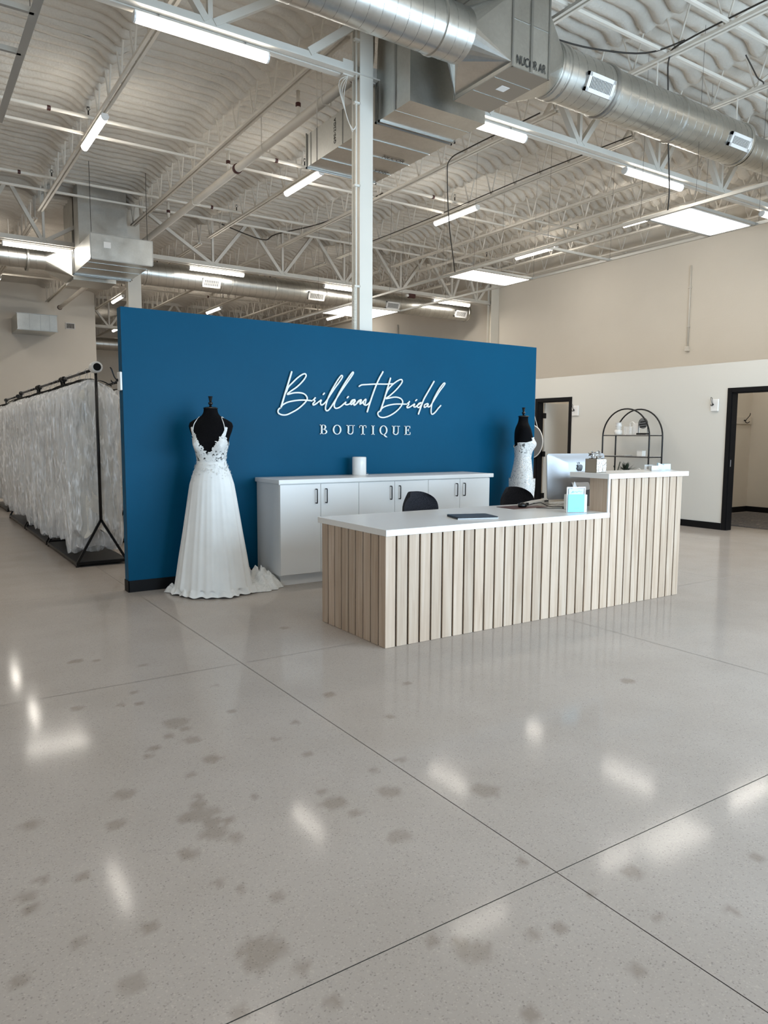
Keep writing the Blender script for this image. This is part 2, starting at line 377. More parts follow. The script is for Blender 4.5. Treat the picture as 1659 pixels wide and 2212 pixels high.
STROKES = {
 'B1stem': [(3.196,1.981),(3.175,1.919),(3.147,1.838),(3.117,1.752),(3.092,1.677),(3.079,1.639)],
 'B1': [(3.079,1.636),(3.060,1.628),(3.048,1.606),(3.056,1.583),(3.091,1.570),(3.139,1.572),(3.198,1.597),(3.259,1.630),(3.314,1.672),(3.348,1.706),(3.362,1.733),(3.351,1.760),(3.321,1.780),(3.272,1.787),(3.212,1.782),(3.146,1.766),(3.182,1.797),(3.243,1.836),(3.297,1.882),(3.334,1.923),(3.351,1.954),(3.340,1.971),(3.310,1.963),(3.261,1.931),(3.207,1.883),(3.159,1.836),(3.138,1.790)],
 'B1cross': [(3.086,1.653),(3.104,1.669),(3.152,1.692),(3.211,1.706),(3.284,1.716),(3.357,1.717),(3.419,1.713)],
 'r1': [(3.419,1.713),(3.447,1.739),(3.453,1.747),(3.437,1.725),(3.448,1.711),(3.425,1.686),(3.431,1.673),(3.462,1.687),(3.518,1.725),(3.509,1.700),(3.515,1.678),(3.537,1.681),(3.575,1.715),(3.614,1.769),(3.665,1.837),(3.717,1.900),(3.752,1.946),(3.762,1.969),(3.746,1.974),(3.710,1.933),(3.659,1.859),(3.614,1.785),(3.582,1.713),(3.566,1.657),(3.569,1.627),(3.591,1.622),(3.626,1.656),(3.677,1.727),(3.736,1.807),(3.794,1.881),(3.854,1.956),(3.887,2.003),(3.880,2.015),(3.847,1.978),(3.794,1.909),(3.736,1.823),(3.690,1.744),(3.665,1.688),(3.668,1.657),(3.690,1.647),(3.736,1.664),(3.801,1.714),(3.788,1.697),(3.807,1.686),(3.847,1.698),(3.887,1.733),(3.910,1.740),(3.873,1.733),(3.854,1.704),(3.867,1.690),(3.913,1.734),(3.893,1.700),(3.900,1.684),(3.940,1.712),(3.974,1.742),(3.967,1.696),(4.007,1.726),(4.038,1.749),(4.028,1.698)],
 'i1dot': [(3.541,1.780),(3.553,1.792)],
 'i2dot': [(3.817,1.756),(3.830,1.768)],
 't1stem': [(4.248,2.037),(4.235,2.015),(4.207,1.973),(4.166,1.897),(4.128,1.810),(4.091,1.717),(4.057,1.622)],
 't1join': [(3.935,1.712),(3.955,1.733),(3.986,1.741),(3.976,1.719),(3.966,1.696),(3.996,1.711),(4.009,1.717),(4.013,1.697),(4.037,1.688),(4.064,1.699),(4.091,1.723)],
 't1bar': [(3.959,1.877),(3.989,1.892),(4.056,1.899),(4.173,1.909),(4.291,1.913),(4.383,1.922)],
 'B2stem': [(4.344,1.975),(4.319,1.903),(4.292,1.827),(4.264,1.745),(4.236,1.675),(4.219,1.631)],
 'B2': [(4.219,1.631),(4.195,1.622),(4.188,1.599),(4.209,1.573),(4.258,1.566),(4.321,1.581),(4.392,1.615),(4.450,1.657),(4.489,1.699),(4.503,1.735),(4.485,1.764),(4.441,1.780),(4.384,1.781),(4.285,1.762),(4.334,1.794),(4.405,1.849),(4.462,1.904),(4.494,1.946),(4.487,1.968),(4.454,1.963),(4.404,1.936),(4.348,1.893),(4.309,1.851),(4.285,1.804)],
 'B2cross': [(4.230,1.652),(4.257,1.673),(4.321,1.695),(4.406,1.709),(4.492,1.712),(4.558,1.713)],
 'r2': [(4.558,1.713),(4.587,1.737),(4.594,1.744),(4.576,1.719),(4.584,1.711),(4.558,1.686),(4.569,1.675),(4.602,1.687),(4.661,1.719),(4.647,1.692),(4.669,1.686),(4.706,1.711),(4.751,1.736),(4.713,1.723),(4.695,1.693),(4.714,1.681),(4.751,1.712)],
 'd': [(4.918,1.968),(4.877,1.909),(4.825,1.835),(4.780,1.767),(4.744,1.688),(4.712,1.613)],
 'i3dot': [(4.672,1.753),(4.687,1.764)],
 'a2l': [(4.834,1.727),(4.796,1.714),(4.789,1.686),(4.819,1.696),(4.845,1.724),(4.836,1.694),(4.865,1.697),(4.902,1.741),(4.948,1.803),(5.001,1.872),(5.047,1.922),(5.071,1.954),(5.050,1.954),(5.000,1.902),(4.947,1.827),(4.902,1.747),(4.884,1.680),(4.885,1.625),(4.904,1.614),(4.942,1.639),(4.980,1.679),(5.015,1.711)],
}
STAINS = [(1.04,3.35,0.057),(0.96,3.22,0.025),(1.05,3.26,0.031),(1.04,3.12,0.038),(0.86,3.12,0.026),(0.82,3.06,0.020),(0.65,2.77,0.036),(0.86,2.54,0.031),(0.81,2.47,0.040),(0.85,2.46,0.043),(0.89,2.46,0.033),(0.86,2.40,0.029),(0.84,2.32,0.045),(0.89,2.25,0.028),(0.72,2.24,0.033),(0.88,2.60,0.022),(0.78,2.46,0.022),(0.91,2.37,0.019),(1.29,2.27,0.048),(1.32,2.17,0.027),(0.87,1.88,0.024),(0.74,1.69,0.055),(0.71,1.66,0.036),(0.78,1.68,0.031),(0.51,1.95,0.026),(0.32,2.72,0.033),(0.25,2.29,0.027),(0.25,2.22,0.022),(0.18,1.92,0.023),(0.57,2.56,0.032),(0.42,1.76,0.030),(0.41,2.30,0.022),(0.30,2.35,0.017),(1.94,2.87,0.027),(1.84,3.29,0.034),(1.71,2.44,0.024),(1.83,2.04,0.050),(3.36,2.57,0.037),(2.29,3.22,0.026),(1.40,2.70,0.028),(1.86,1.38,0.032),(1.47,1.32,0.022),(1.39,1.34,0.023),(1.21,1.38,0.046),(1.20,1.42,0.027),(1.52,1.09,0.022),(1.74,1.20,0.017),(1.18,1.14,0.022),(0.81,1.43,0.019),(1.14,1.47,0.018),(0.61,1.52,0.020),(0.83,4.63,0.039),(0.94,4.58,0.023),(1.15,4.33,0.022),(0.98,3.89,0.020),(0.68,3.81,0.032),(0.88,3.73,0.024),(0.96,3.70,0.024),(1.32,3.35,0.023),(1.35,2.92,0.021),(1.56,2.42,0.022),(1.29,2.38,0.022),(1.51,2.23,0.039),(2.24,4.65,0.033),(1.52,3.05,0.022),(1.06,2.48,0.018),(0.75,2.04,0.020),(0.79,1.97,0.014),(0.34,1.99,0.017),(0.80,1.58,0.024),(1.36,1.95,0.038),(1.04,2.88,0.036),(0.92,2.78,0.022),(1.39,3.76,0.020),(1.61,1.61,0.015),(1.95,1.10,0.017),(2.27,1.21,0.022),(1.67,1.37,0.014)]
# ================================================================== FLOOR: sawn concrete slabs
X0, X1, Y0, Y1, ZC = -8.0, 14.0, -1.3, 34.0, 6.16
fl = MB().box(X0-.3, X1+.3, Y0-.3, Y1+.3, -.2, -.008); floor = struct('floor', fl, 'joint')
floor['label'] = 'polished grey concrete floor with sawn joints and darker drip stains'
jx = sorted([X0]+[1.662+2.49*k for k in range(-3, 5) if X0 < 1.662+2.49*k < X1]+[X1])
jy = sorted([Y0]+[1.51+2.54*k for k in range(-1, 13) if Y0 < 1.51+2.54*k < Y1]+[Y1])
G = .0017
for i in range(len(jx)-1):
    for j in range(len(jy)-1):
        a, b, c, d = jx[i]+G, jx[i+1]-G, jy[j]+G, jy[j+1]-G
        if a < 6.3 and b > -1 and c < 6.3 and d > .2 and jx[i] > -1.0:
            st = .022; nx = int((b-a)/st); ny = int((d-c)/st)
            xs = np.linspace(a, b, nx); ys = np.linspace(c, d, ny); Xg, Yg = np.meshgrid(xs, ys)
            S = np.zeros_like(Xg)
            for k_, (sx, sy, sr) in enumerate(STAINS):
                dd = np.hypot(Xg-sx, Yg-sy)
                w = vnoise(Xg*38, Yg*38, k_)*.5+vnoise(Xg*90, Yg*90, k_+50)*.25
                S = np.maximum(S, np.clip((1.25-dd/sr+(w-.38)*.9)/.35, 0, 1)*(.75+.25*((k_*37) % 10)/10))
            Z = np.zeros_like(Xg)
            grid_mesh('concrete_slab', Xg, Yg, Z, 'concrete', floor, attr=S)
        else:
            MB().add([(a, c, 0), (b, c, 0), (b, d, 0), (a, d, 0), (a, c, -.007), (b, c, -.007), (b, d, -.007), (a, d, -.007)],
                     [(0, 1, 2, 3), (0, 4, 5, 1), (1, 5, 6, 2), (2, 6, 7, 3), (3, 7, 4, 0)]).build('concrete_slab', 'concrete', floor)

# ================================================================== CEILING: ribbed deck buried in spray foam
JX = [-5.85, -4.2, -2.5, -.85, .8, 2.43, 4.12, 5.69, 7.24, 8.79, 10.35, 11.16, 11.93, 12.72, 13.72]
def foam_z(Xg, Yg, fine=True):
    ph = Yg/.205+.07*(vnoise(Xg*.6, Yg*.8, 3)-.5)+.04*(vnoise(Xg*3.1, Yg*3, 5)-.5)
    cr = np.clip(1-np.abs(np.sin(PI*ph))*2.1, 0, 1)
    bulge = np.abs(np.sin(PI*ph))
    z = ZC-.03-.088*bulge**.7*(.8+.4*vnoise(Xg*2.5, Yg*4, 31))+0*cr
    z -= .012*vnoise(Xg*1.6, Yg*5, 11)+.012*vnoise(Xg*8, Yg*12, 12)
    if fine: z -= .012*vnoise(Xg*24, Yg*24, 13)
    for jx_ in JX:
        d = np.abs(Xg-jx_)/(.10+.05*vnoise(Xg*0+jx_*3, Yg*3.1, 21)); z -= .12*np.exp(-d*d*1.1)*(.75+.5*vnoise(Xg*5, Yg*5, 22))
    for gy in (6.68, 15.55):
        d = np.abs(Yg-gy)/.12; z -= .08*np.exp(-d*d)
    return z
def foam_patch(x0, x1, y0, y1, dx, dy, parent=None):
    xs = np.linspace(x0, x1, int((x1-x0)/dx)+1); ys = np.linspace(y0, y1, int((y1-y0)/dy)+1); Xg, Yg = np.meshgrid(xs, ys)
    return grid_mesh('spray_foam', Xg, Yg, foam_z(Xg, Yg, dx < .1), 'foam', parent)
ceiling = struct('ceiling', MB().box(X0-.3, X1+.3, Y0-.3, Y1+.3, ZC+.02, ZC+.25), 'foam')
ceiling['label'] = 'ribbed roof deck coated with lumpy cream spray foam insulation'
foam_patch(-1.0, 14.0, 2.4, 9.5, .06, .0195, ceiling)
foam_patch(-1.0, 14.0, 9.5, 17.0, .075, .026, ceiling)
foam_patch(-1.0, 14.0, 17.0, 34.0, .14, .045, ceiling)
foam_patch(-8.0, -1.0, -1.3, 34.0, .35, .1, ceiling)
foam_patch(-1.0, 14.0, -1.3, 2.4, .14, .06, ceiling)

# ================================================================== OUTER WALLS
struct('wall_right', MB().box(X1, X1+.3, Y0, Y1+.3, 0, ZC), 'block')['label'] = 'tall beige painted block wall on the right, above the fitting rooms'
struct('wall_back', MB().box(X0, X1, Y1, Y1+.3, 0, ZC), 'block')
struct('wall_left', MB().box(X0-.3, X0, Y0, Y1+.3, 0, ZC), 'block')
struct('wall_stockroom', MB().box(X0, 5.60, 25.6, 25.85, 0, ZC+.1), 'drywall')['label'] = 'plain beige wall at the far left behind the garment racks'
WL = (-6.9, -2.3)
wf = MB().box(X0-.3, WL[0], Y0-.3, Y0, 0, ZC).box(WL[1], WIN[0], Y0-.3, Y0, 0, ZC).box(WL[0], WL[1], Y0-.3, Y0, WIN[3], ZC).box(WL[0], WL[1], Y0-.3, Y0, 0, WIN[2]).box(WIN[1], X1+.3, Y0-.3, Y0, 0, ZC).box(WIN[0], WIN[1], Y0-.3, Y0, WIN[3], ZC).box(WIN[0], WIN[1], Y0-.3, Y0, 0, WIN[2])
struct('wall_front', wf, 'drywall')
nw = 6; ww = (WIN[1]-WIN[0])/nw
for k in range(nw+3):
    if k >= nw: ww = (WL[1]-WL[0])/3
    a = WIN[0]+k*ww if k < nw else WL[0]+(k-nw)*ww; f_ = MB()
    for q in ((a, a+.05, WIN[2], WIN[3]), (a+ww-.05, a+ww, WIN[2], WIN[3]), (a, a+ww, WIN[2], WIN[2]+.05), (a, a+ww, WIN[3]-.05, WIN[3])):
        f_.box(q[0], q[1], Y0-.22, Y0-.1, q[2], q[3])
    w_ = struct('window_%d' % (k+1), f_, 'black')
    MB().box(a+.05, a+ww-.05, Y0-.17, Y0-.16, WIN[2]+.05, WIN[3]-.05).build('pane', 'glass', w_)
# ------------------------------------------------------------------ fitting-room partition (8 ft high)
PX, PT, PH = 10.22, .13, 2.475
D1 = (9.315, 10.105); D2 = (5.28, 6.20); DH = 2.042
pw = MB()
for a, b in ((1.2, D2[0]), (D2[1], D1[0]), (D1[1], 13.5)): pw.box(PX, PX+PT, a, b, 0, PH)
for a, b in (D1, D2): pw.box(PX, PX+PT, a, b, DH, PH)
struct('wall_fitting_rooms', pw, 'white_matte')['label'] = 'white eight foot partition with black framed doorways along the right'
fi = MB().box(PX+PT, 13.3, 7.66, 7.78, 0, PH).box(13.3, 13.42, 1.2, 13.5, 0, PH).box(PX+PT, 13.3, 10.9, 11.02, 0, PH).box(PX, 13.42, 1.08, 1.2, 0, PH).box(PX, 13.42, 13.5, 13.62, 0, PH).box(PX+PT, 13.3, 4.0, 4.12, 0, PH)
struct('wall_interior', fi, 'fit_wall')['label'] = 'beige inner walls of the fitting rooms'
def frame(n, a, b):
    f_ = MB(); cw = .06; t = .012
    for x in (PX-t, PX+PT):
        f_.box(x, x+t, a-cw, a+.004, 0, DH+cw).box(x, x+t, b-.004, b+cw, 0, DH+cw).box(x, x+t, a, b, DH-.004, DH+cw)
    o = struct('trim_%d' % n, f_, 'black'); o['label'] = 'black door casing'
    MB().box(PX, PX+PT, a-.001, a+.018, 0, DH).build('jamb', 'black', o); MB().box(PX, PX+PT, b-.018, b+.001, 0, DH).build('jamb', 'black', o)
    MB().box(PX, PX+PT, a, b, DH-.018, DH+.001).build('head', 'black', o)
frame(1, *D1); frame(2, *D2)
dl = MB().cbox(PX+PT+.01, PX+PT+.76, D1[1]-.06, D1[1]-.02, .012, DH-.022)
d1 = struct('door_1', dl, 'white_matte'); d1['label'] = 'white door standing open into the first fitting room'
for z in (1.78, 1.05, .25): MB().box(PX+.085, PX+PT+.035, D1[1]-.064, D1[1]-.0605, z-.05, z+.05).build('hinge', 'black', d1)
MB().lathe([(.0, -.05), (.024, -.05), (.028, -.03), (.012, -.012), (.012, 0)], (PX+PT+.69, D1[1]-.06, 1.0), 12, axis='y').build('door_knob', 'black_metal', d1, smooth=True)
MB().box(PX+.02, PX+.04, D2[1]-.0195, D2[1]-.0182, .95, 1.05).build('strike_plate', 'alu', bpy.data.objects['trim_2'], label='steel strike plate')
BH = .102
for i, (a, b) in enumerate(((1.2, D2[0]-.06), (D2[1]+.06, D1[0]-.06), (D1[1]+.06, 13.5))):
    o = struct('baseboard_right' if i == 0 else 'baseboard_right.%03d' % i, MB().cbox(PX-.014, PX, a, b, 0, BH, .002), 'black'); o['label'] = 'black baseboard of the partition'
struct('baseboard_fitting_room', MB().box(PX+PT, 13.29, 7.645, 7.66, 0, .10).box(13.285, 13.3, 4.12, 7.66, 0, .10), 'black')
rug = MB().cbox(10.86, 13.1, 4.9, 7.45, 0, .012, .003).build('area_rug', 'rug'); tag(rug, 'faded dark patterned rug on the floor inside the open fitting room', 'rug')
hr = thing('hook_rail', 'beige board rail with a curled black hook inside the right-hand fitting room', 'hook rail', (12.9, 7.645, 1.7))
MB().cbox(12.45, 13.28, 7.632, 7.66, 1.63, 1.76, .003).build('rail_board', 'fit_wall', hr)
def wire_hook(parent, c, n, up, s=1.0, tall=True):
    # bent wire coat hook: screw plate, long upper loop and short lower prong; n = outward, up = z
    c = Vector(c); n = Vector(n); side = n.cross(Vector((0, 0, 1)))
    b = MB(); b.tube([c, c+n*.012], .011*s, 8)
    P = lambda u, v, w: c+n*u+Vector((0, 0, 1))*v+side*w
    b.tube(catmull([P(.01, 0, .004), P(.03, .03, .008), P(.05, .09, .010), P(.062, .105, 0), P(.05, .09, -.010), P(.03, .03, -.008), P(.01, 0, -.004)], 4), .0032*s, 5)
    b.tube(catmull([P(.01, 0, .003), P(.03, -.022, .008), P(.05, -.015, .009), P(.056, -.002, 0), P(.05, -.015, -.009), P(.03, -.022, -.008), P(.01, 0, -.003)], 4), .0032*s, 5)
    return b.build('hook', 'black_metal', parent, smooth=True)
b = MB(); b.tube([(13.02, 7.632, 1.70), (13.02, 7.60, 1.695)], .012, 8)
b.tube(catmull([(13.02, 7.60, 1.695), (13.0, 7.59, 1.665), (13.03, 7.57, 1.65), (13.07, 7.555, 1.675)], 5), .008, 6)
b.tube(catmull([(13.02, 7.60, 1.70), (13.04, 7.57, 1.75), (13.06, 7.55, 1.79), (13.065, 7.545, 1.83)], 5), .008, 6)
b.build('hook', 'black_metal', hr, smooth=True)
for lab, c, nrm, dim in (('white hook plaque beside the white fitting room door', (PX, 9.165, 1.85), (-1, 0, 0), (.075, .09)),
                         ('white hook plaque beside the doorway with the rug', (PX, 6.455, 1.86), (-1, 0, 0), (.06, .09)),
                         ('hook plaque just behind the right edge of the blue wall', (PX, 10.27, 2.19), (-1, 0, 0), (.06, .09)),
                         ('white hook plaque on the left end of the blue wall', (1.616, 6.508, 1.825), (-1, 0, 0), (.05, .078))):
    t = thing('hook_plaque', lab, 'wall hook', c); x, y, z = c
    MB().cbox(x-.02, x, y-dim[0], y+dim[0], z-dim[1], z+dim[1], .004).build('plaque', 'white', t)
    wire_hook(t, (x-.02, y+.02, z+.01), nrm, 0, 1.15)
hm = thing('hanging_mirror', 'round grey mirror hanging by a cord beside the fitting room door', 'mirror', (PX-.06, 10.21, 1.29))
MB().lathe([(.0, -.008), (.318, -.008), (.325, 0), (.318, .008), (0, .008)], (PX-.055, 10.215, 1.287), 48, axis='x', cap=False).build('mirror_frame', 'ceramic', hm, smooth=True, angle=30)
MB().lathe([(.0, -.001), (.308, -.001), (.308, .001), (0, .001)], (PX-.0645, 10.215, 1.287), 48, axis='x', cap=False).build('mirror_face', 'mirror_grey', hm)
MB().tube([(PX-.05, 10.05, 1.56), (PX-.065, 10.27, 2.16), (PX-.05, 10.40, 1.545)], .006, 6).build('cord', 'ceramic', hm)

# ------------------------------------------------------------------ blue feature wall
BX0, BX1, BY0, BY1, BZ = 1.616, 6.481, 6.456, 6.571, 2.444
bw = struct('wall_blue', MB().box(BX0, BX1, BY0, BY1, BH, BZ).box(BX0+.003, BX1-.003, BY0+.003, BY1-.003, 0, BH), 'blue'); bw['label'] = 'free-standing deep blue feature wall behind the reception desk'
struct('baseboard_blue', MB().box(BX0-.004, BX1+.004, BY0-.006, BY0+.003, 0, BH).box(BX0-.004, BX1+.004, BY1-.003, BY1+.006, 0, BH).box(BX0-.006, BX0+.003, BY0-.006, BY1+.006, 0, BH).box(BX1-.003, BX1+.006, BY0-.006, BY1+.006, 0, BH), 'black')['label'] = 'black baseboard of the blue wall'

# ================================================================== STEELWORK
ZB = 4.98
def column(lab, cx, y0, y1, w, z1=6.0, base=True):
    t = thing('steel_column', lab, 'column', (cx, (y0+y1)/2, 0))
    MB().box(cx-w/2, cx+w/2, y0, y0+.012, 0, z1).build('flange', 'column', t); MB().box(cx-w/2, cx+w/2, y1-.012, y1, 0, z1).build('flange', 'column', t)
    MB().box(cx-.05, cx+.05, y0+.012, y1-.012, 0, z1).build('web', 'column', t)
    MB().box(cx-w/2-.08, cx+w/2+.08, y0-.0, y1+.08, .0, .02).build('base_plate', 'column', t)
    MB().box(cx-w/2-.06, cx+w/2+.06, y0-.02, y1+.02, z1, z1+.03).build('cap_plate', 'column', t)
    return t
c1 = column('cream steel column rising behind the middle of the blue wall', 4.143, 6.60, 6.76, .155)
MB().tube([(4.035, 6.625, 2.1), (4.035, 6.625, 5.9)], .011, 8).build('conduit', 'column', c1, smooth=True)
MB().tube([(4.015, 6.62, 0.1), (4.015, 6.62, 2.9)], .014, 8).build('conduit', 'column', c1, smooth=True, label='ribbed flexible conduit')
rb = MB()
for k in range(34): rb.lathe([(.014, 0), (.019, .004), (.014, .008)], (4.015, 6.62, 2.42+k*.014), 8, cap=False)
rb.build('flexible_conduit_rings', 'column', c1, kind='stuff')
for z in (2.9, 3.9, 4.7, 5.3): MB().box(4.005, 4.07, 6.60, 6.64, z, z+.02).build('conduit_clamp', 'column', c1)
c2 = column('cream steel column at the left end of the blue wall, far behind it', 4.17, 15.47, 15.63, .26, 6.05)
c3 = column('cream steel column standing against the beige block wall at the right', 13.86, 15.42, 15.58, .28, 6.0)

def girder(lab, y, xs0, xs1, nodes, stops):
    t = thing('roof_girder', lab, 'girder', (xs0, y, ZB))
    for s in (-1, 1):
        MB().box(xs0, xs1, y+s*.022-.006, y+s*.022+.006, ZB, ZB+.10).build('bottom_chord_angle', 'steel', t)
        MB().box(xs0, xs1, min(y+s*.028, y+s*.09), max(y+s*.028, y+s*.09), ZB, ZB+.012).build('bottom_chord_angle', 'steel', t)
        MB().box(xs0, xs1, y+s*.022-.006, y+s*.022+.006, 5.955, 6.065).build('top_chord_angle', 'steel', t)
        MB().box(xs0, xs1, min(y+s*.028, y+s*.10), max(y+s*.028, y+s*.10), 6.053, 6.065).build('top_chord_angle', 'steel', t)
    for i, n in enumerate(nodes):
        MB().bar((n, y, ZB+.05), (n, y, 6.0), .045, .05, up=(0, 1, 0)).build('vertical_web', 'steel', t)
        for k in (-1, 1):
            j = i+k
            tx = (n+nodes[j])/2 if 0 <= j < len(nodes) else n+k*.8
            for sx in stops:
                if min(n, tx)-.85 < sx < max(n, tx)+.85 and (tx-n)*(sx-n) > 0: tx = sx-(.09 if sx > n else -.09)
            MB().bar((n+k*.035, y, ZB+.07), (tx-k*.04, y, 5.99), .065, .075, up=(0, 1, 0)).build('diagonal_web', 'steel', t)
    return t
GL = []
gn1 = [-6.9, -5.3, -3.6, -2.1, -.6, .97, 2.53, 5.79, 7.36, 8.93, 10.43, 11.95, 13.3]
girder('cream roof girder crossing at the near column, right above the blue wall', 6.68, X0, X1, gn1, [4.14])
GA = bpy.data.objects['roof_girder']
for sgn in (-1, 1):
    MB().box(4.143+sgn*.0775 if sgn > 0 else 3.90, 4.385 if sgn > 0 else 4.143-.0775, 6.655, 6.705, ZB-.012, ZB+.14).build('bearing_plate', 'steel', GA)
MB().bar((3.52, 6.68, 5.07), (4.06, 6.68, 5.49), .075, .085, up=(0, 1, 0)).build('knee_brace', 'steel', GA)
gn2 = [-6.6, -5.0, -3.3, -1.7, -.1, 1.35, 2.52, 5.86, 7.51, 9.13, 10.78, 12.43, 13.3]
girder('cream roof girder crossing beyond the blue wall at the second column', 15.55, X0, X1, gn2, [4.17])
gn3 = [6.2, 7.7, 9.2, 10.8, 12.4]
girder('cream roof girder in the far distance behind the beige stockroom wall', 26.3, 5.6, X1, gn3, [])

ord_ = ['first', 'second', 'third', 'fourth', 'fifth', 'sixth', 'seventh', 'eighth', 'ninth', 'tenth', 'eleventh', 'twelfth', 'thirteenth', 'fourteenth', 'fifteenth']
wv = MB().tube([(0, 0, 0), (0, .16, .47)], .0115, 6).build('web_proto', 'steel'); wv2 = MB().tube([(0, 0, 0), (0, -.16, .47)], .0115, 6).build('web_proto', 'steel')
MEA, MEB = wv.data, wv2.data; D.objects.remove(wv); D.objects.remove(wv2); MEA.name = MEB.name = 'joist_web'
ZJ = 5.50
SP = [(-1.25, 6.62, 'over the entrance'), (6.74, 15.49, 'between near and far girders'), (15.62, 26.2, 'beyond the far girder'), (26.4, 33.9, 'at the hall end')]
for ji, x in enumerate(JX):
    for si, (ya, yb, where) in enumerate(SP):
        if si == 3 and x < 5.6: continue
        if si == 2 and x < 5.6: yb = 25.55
        t = thing('roof_joist', 'thin cream roof joist %s, %s from left' % (where, ord_[ji]), 'joist', (x, ya, ZJ), group='open-web roof joists')
        e = .22 if si != 0 else .12
        for s in (-1, 1): MB().box(x+s*.030-.017, x+s*.030+.017, ya+e, yb-.2, ZJ, ZJ+.032).build('bottom_chord_bar', 'steel', t)
        MB().box(x-.045, x+.045, ya, yb, 5.985, 6.02).build('top_chord', 'steel', t)
        n = int((yb-ya-.5)/.56); st = (yb-ya-.5)/n
        if si in (0, 1) and x > 0:
            for k in range(n+1):
                yy = ya+.25+st*k
                if yy < 2.0: continue
                inst('web_member', MEA, t, (0, yy-ya, .02)); inst('web_member', MEB, t, (0, yy-ya, .02))
        else:
            w_ = MB()
            for k in range(n+1):
                yy = ya+.25+st*k; w_.tube([(x, yy, ZJ+.02), (x, yy+.16, 5.99)], .0115, 5).tube([(x, yy, ZJ+.02), (x, yy-.16, 5.99)], .0115, 5)
            w_.build('web_members', 'steel', t, kind='stuff')
        if si == 1: MB().bar((x, ya+.45, ZJ+.02), (x, ya+.02, 5.98), .04).build('end_diagonal', 'steel', t)
for lab, y in (('nearest horizontal bridging angle above the round duct', 4.62), ('second horizontal bridging angle just above the round duct', 5.34), ('bridging angle behind the first sprinkler branch', 11.22), ('bridging angle behind the second sprinkler branch', 14.1), ('bridging angle beyond the far girder', 19.4)):
    o = MB().box(-1, X1, y-.016, y+.016, ZJ+.034, ZJ+.066).build('bridging_angle', 'steel'); tag(o, 'cream '+lab, 'bridging')
bi = 0
for y in (4.62, 5.34):
    for a, b_ in zip(JX[6:], JX[7:]):
        o = MB().bar((a+.03, y, ZJ+.05), (b_-.03 if b_-a < .9 else a+.62, y, 5.97), .035, .02, up=(0, 1, 0)).build('diagonal_brace', 'steel')
        tag(o, 'cream diagonal brace on the %s bridging angle, %s joist from left' % ('nearest' if y < 5 else 'second', ord_[JX.index(a)]), 'brace', 'diagonal joist braces')
# ------------------------------------------------------------------ sprinkler pipes
def pipe(lab, pts, r, m_='steel', n=12): 
    o = thing('sprinkler_pipe', lab, 'pipe', pts[0]); MB().tube(pts, r, n).build('pipe_run', m_, o, smooth=True, angle=50); return o
mp = pipe('thick cream sprinkler main running away beside the near column', [(4.40, 6.95, 5.93), (4.40, 6.95, 5.42), (4.40, 6.97, 5.34), (4.40, 7.03, 5.3), (4.40, 24.9, 5.3)], .057, n=16)
for y in (7.25, 10.6, 16.6): MB().lathe([(.06, -.03), (.07, -.03), (.072, 0), (.07, .03), (.06, .03)], (4.40, y, 5.3), 16, axis='y').build('red_coupling', 'red', mp, smooth=True, label='dark red grooved coupling')
for y in (24.85,): MB().lathe([(.06, -.03), (.075, 0), (.06, .03)], (4.40, y, 5.3), 16, axis='y').build('red_coupling', 'red', mp)
for y in (8.62, 10.95, 13.9, 19.0):
    MB().tube([(4.40, y, 5.34), (4.40, y, 5.66)], .024, 10).build('riser', 'steel', mp, smooth=True); MB().lathe([(.026, 0), (.034, .005), (.034, .045), (.026, .05)], (4.40, y, 5.47), 10).build('red_coupling', 'red', mp)
for y in (7.9, 9.6, 12.4): MB().tube(catmull([(4.46, y, 5.32), (4.46, y, 5.24), (4.40, y, 5.235), (4.34, y, 5.25), (4.34, y, 5.5), (4.34, y, 5.9)], 4), .006, 5).build('hanger_wire', 'steel', mp)
for k, y in enumerate((10.95, 13.8, 19.0, 22.5)):
    t = pipe('slender cream sprinkler branch pipe, %s behind the near column' % ord_[k], [(-2.0, y, 5.68), (12.9, y, 5.68)], .026)
    for x in (1.9, 5.2, 8.3, 11.6):
        MB().lathe([(.028, -.022), (.034, -.018), (.034, .018), (.028, .022)], (x, y, 5.68), 10, axis='x').build('coupling', 'red', t)
        q = MB(); q.tube([(x+.5, y, 5.70), (x+.5, y, 5.76)], .010, 6).tube([(x+.5, y, 5.76), (x+.475, y, 5.785), (x+.5, y, 5.81), (x+.525, y, 5.785), (x+.5, y, 5.76)], .004, 4).lathe([(.0, 5.812), (.022, 5.81)], (x+.5, y, 0), 8)
        q.build('sprinkler_head', 'black_metal', t)
# wall pipes
for lab, y, z0, z1 in (('thin white conduit dropping down the beige block wall to a small box', 9.53, 3.29, 4.95), ('short white conduit on the beige wall right of the near column, far off', 20.3, 3.6, 5.05)):
    t = thing('wall_conduit', lab, 'conduit', (X1, y, z0)); MB().tube([(X1-.02, y, z0), (X1-.02, y, z1)], .018, 8).build('conduit_run', 'steel', t, smooth=True)
    MB().cbox(X1-.06, X1, y-.045, y+.045, z0-.1, z0).build('junction_box', 'steel', t)
    for z in (z0+.4, z0+1.2): MB().box(X1-.041, X1, y-.035, y+.035, z, z+.02).build('strap', 'steel', t)
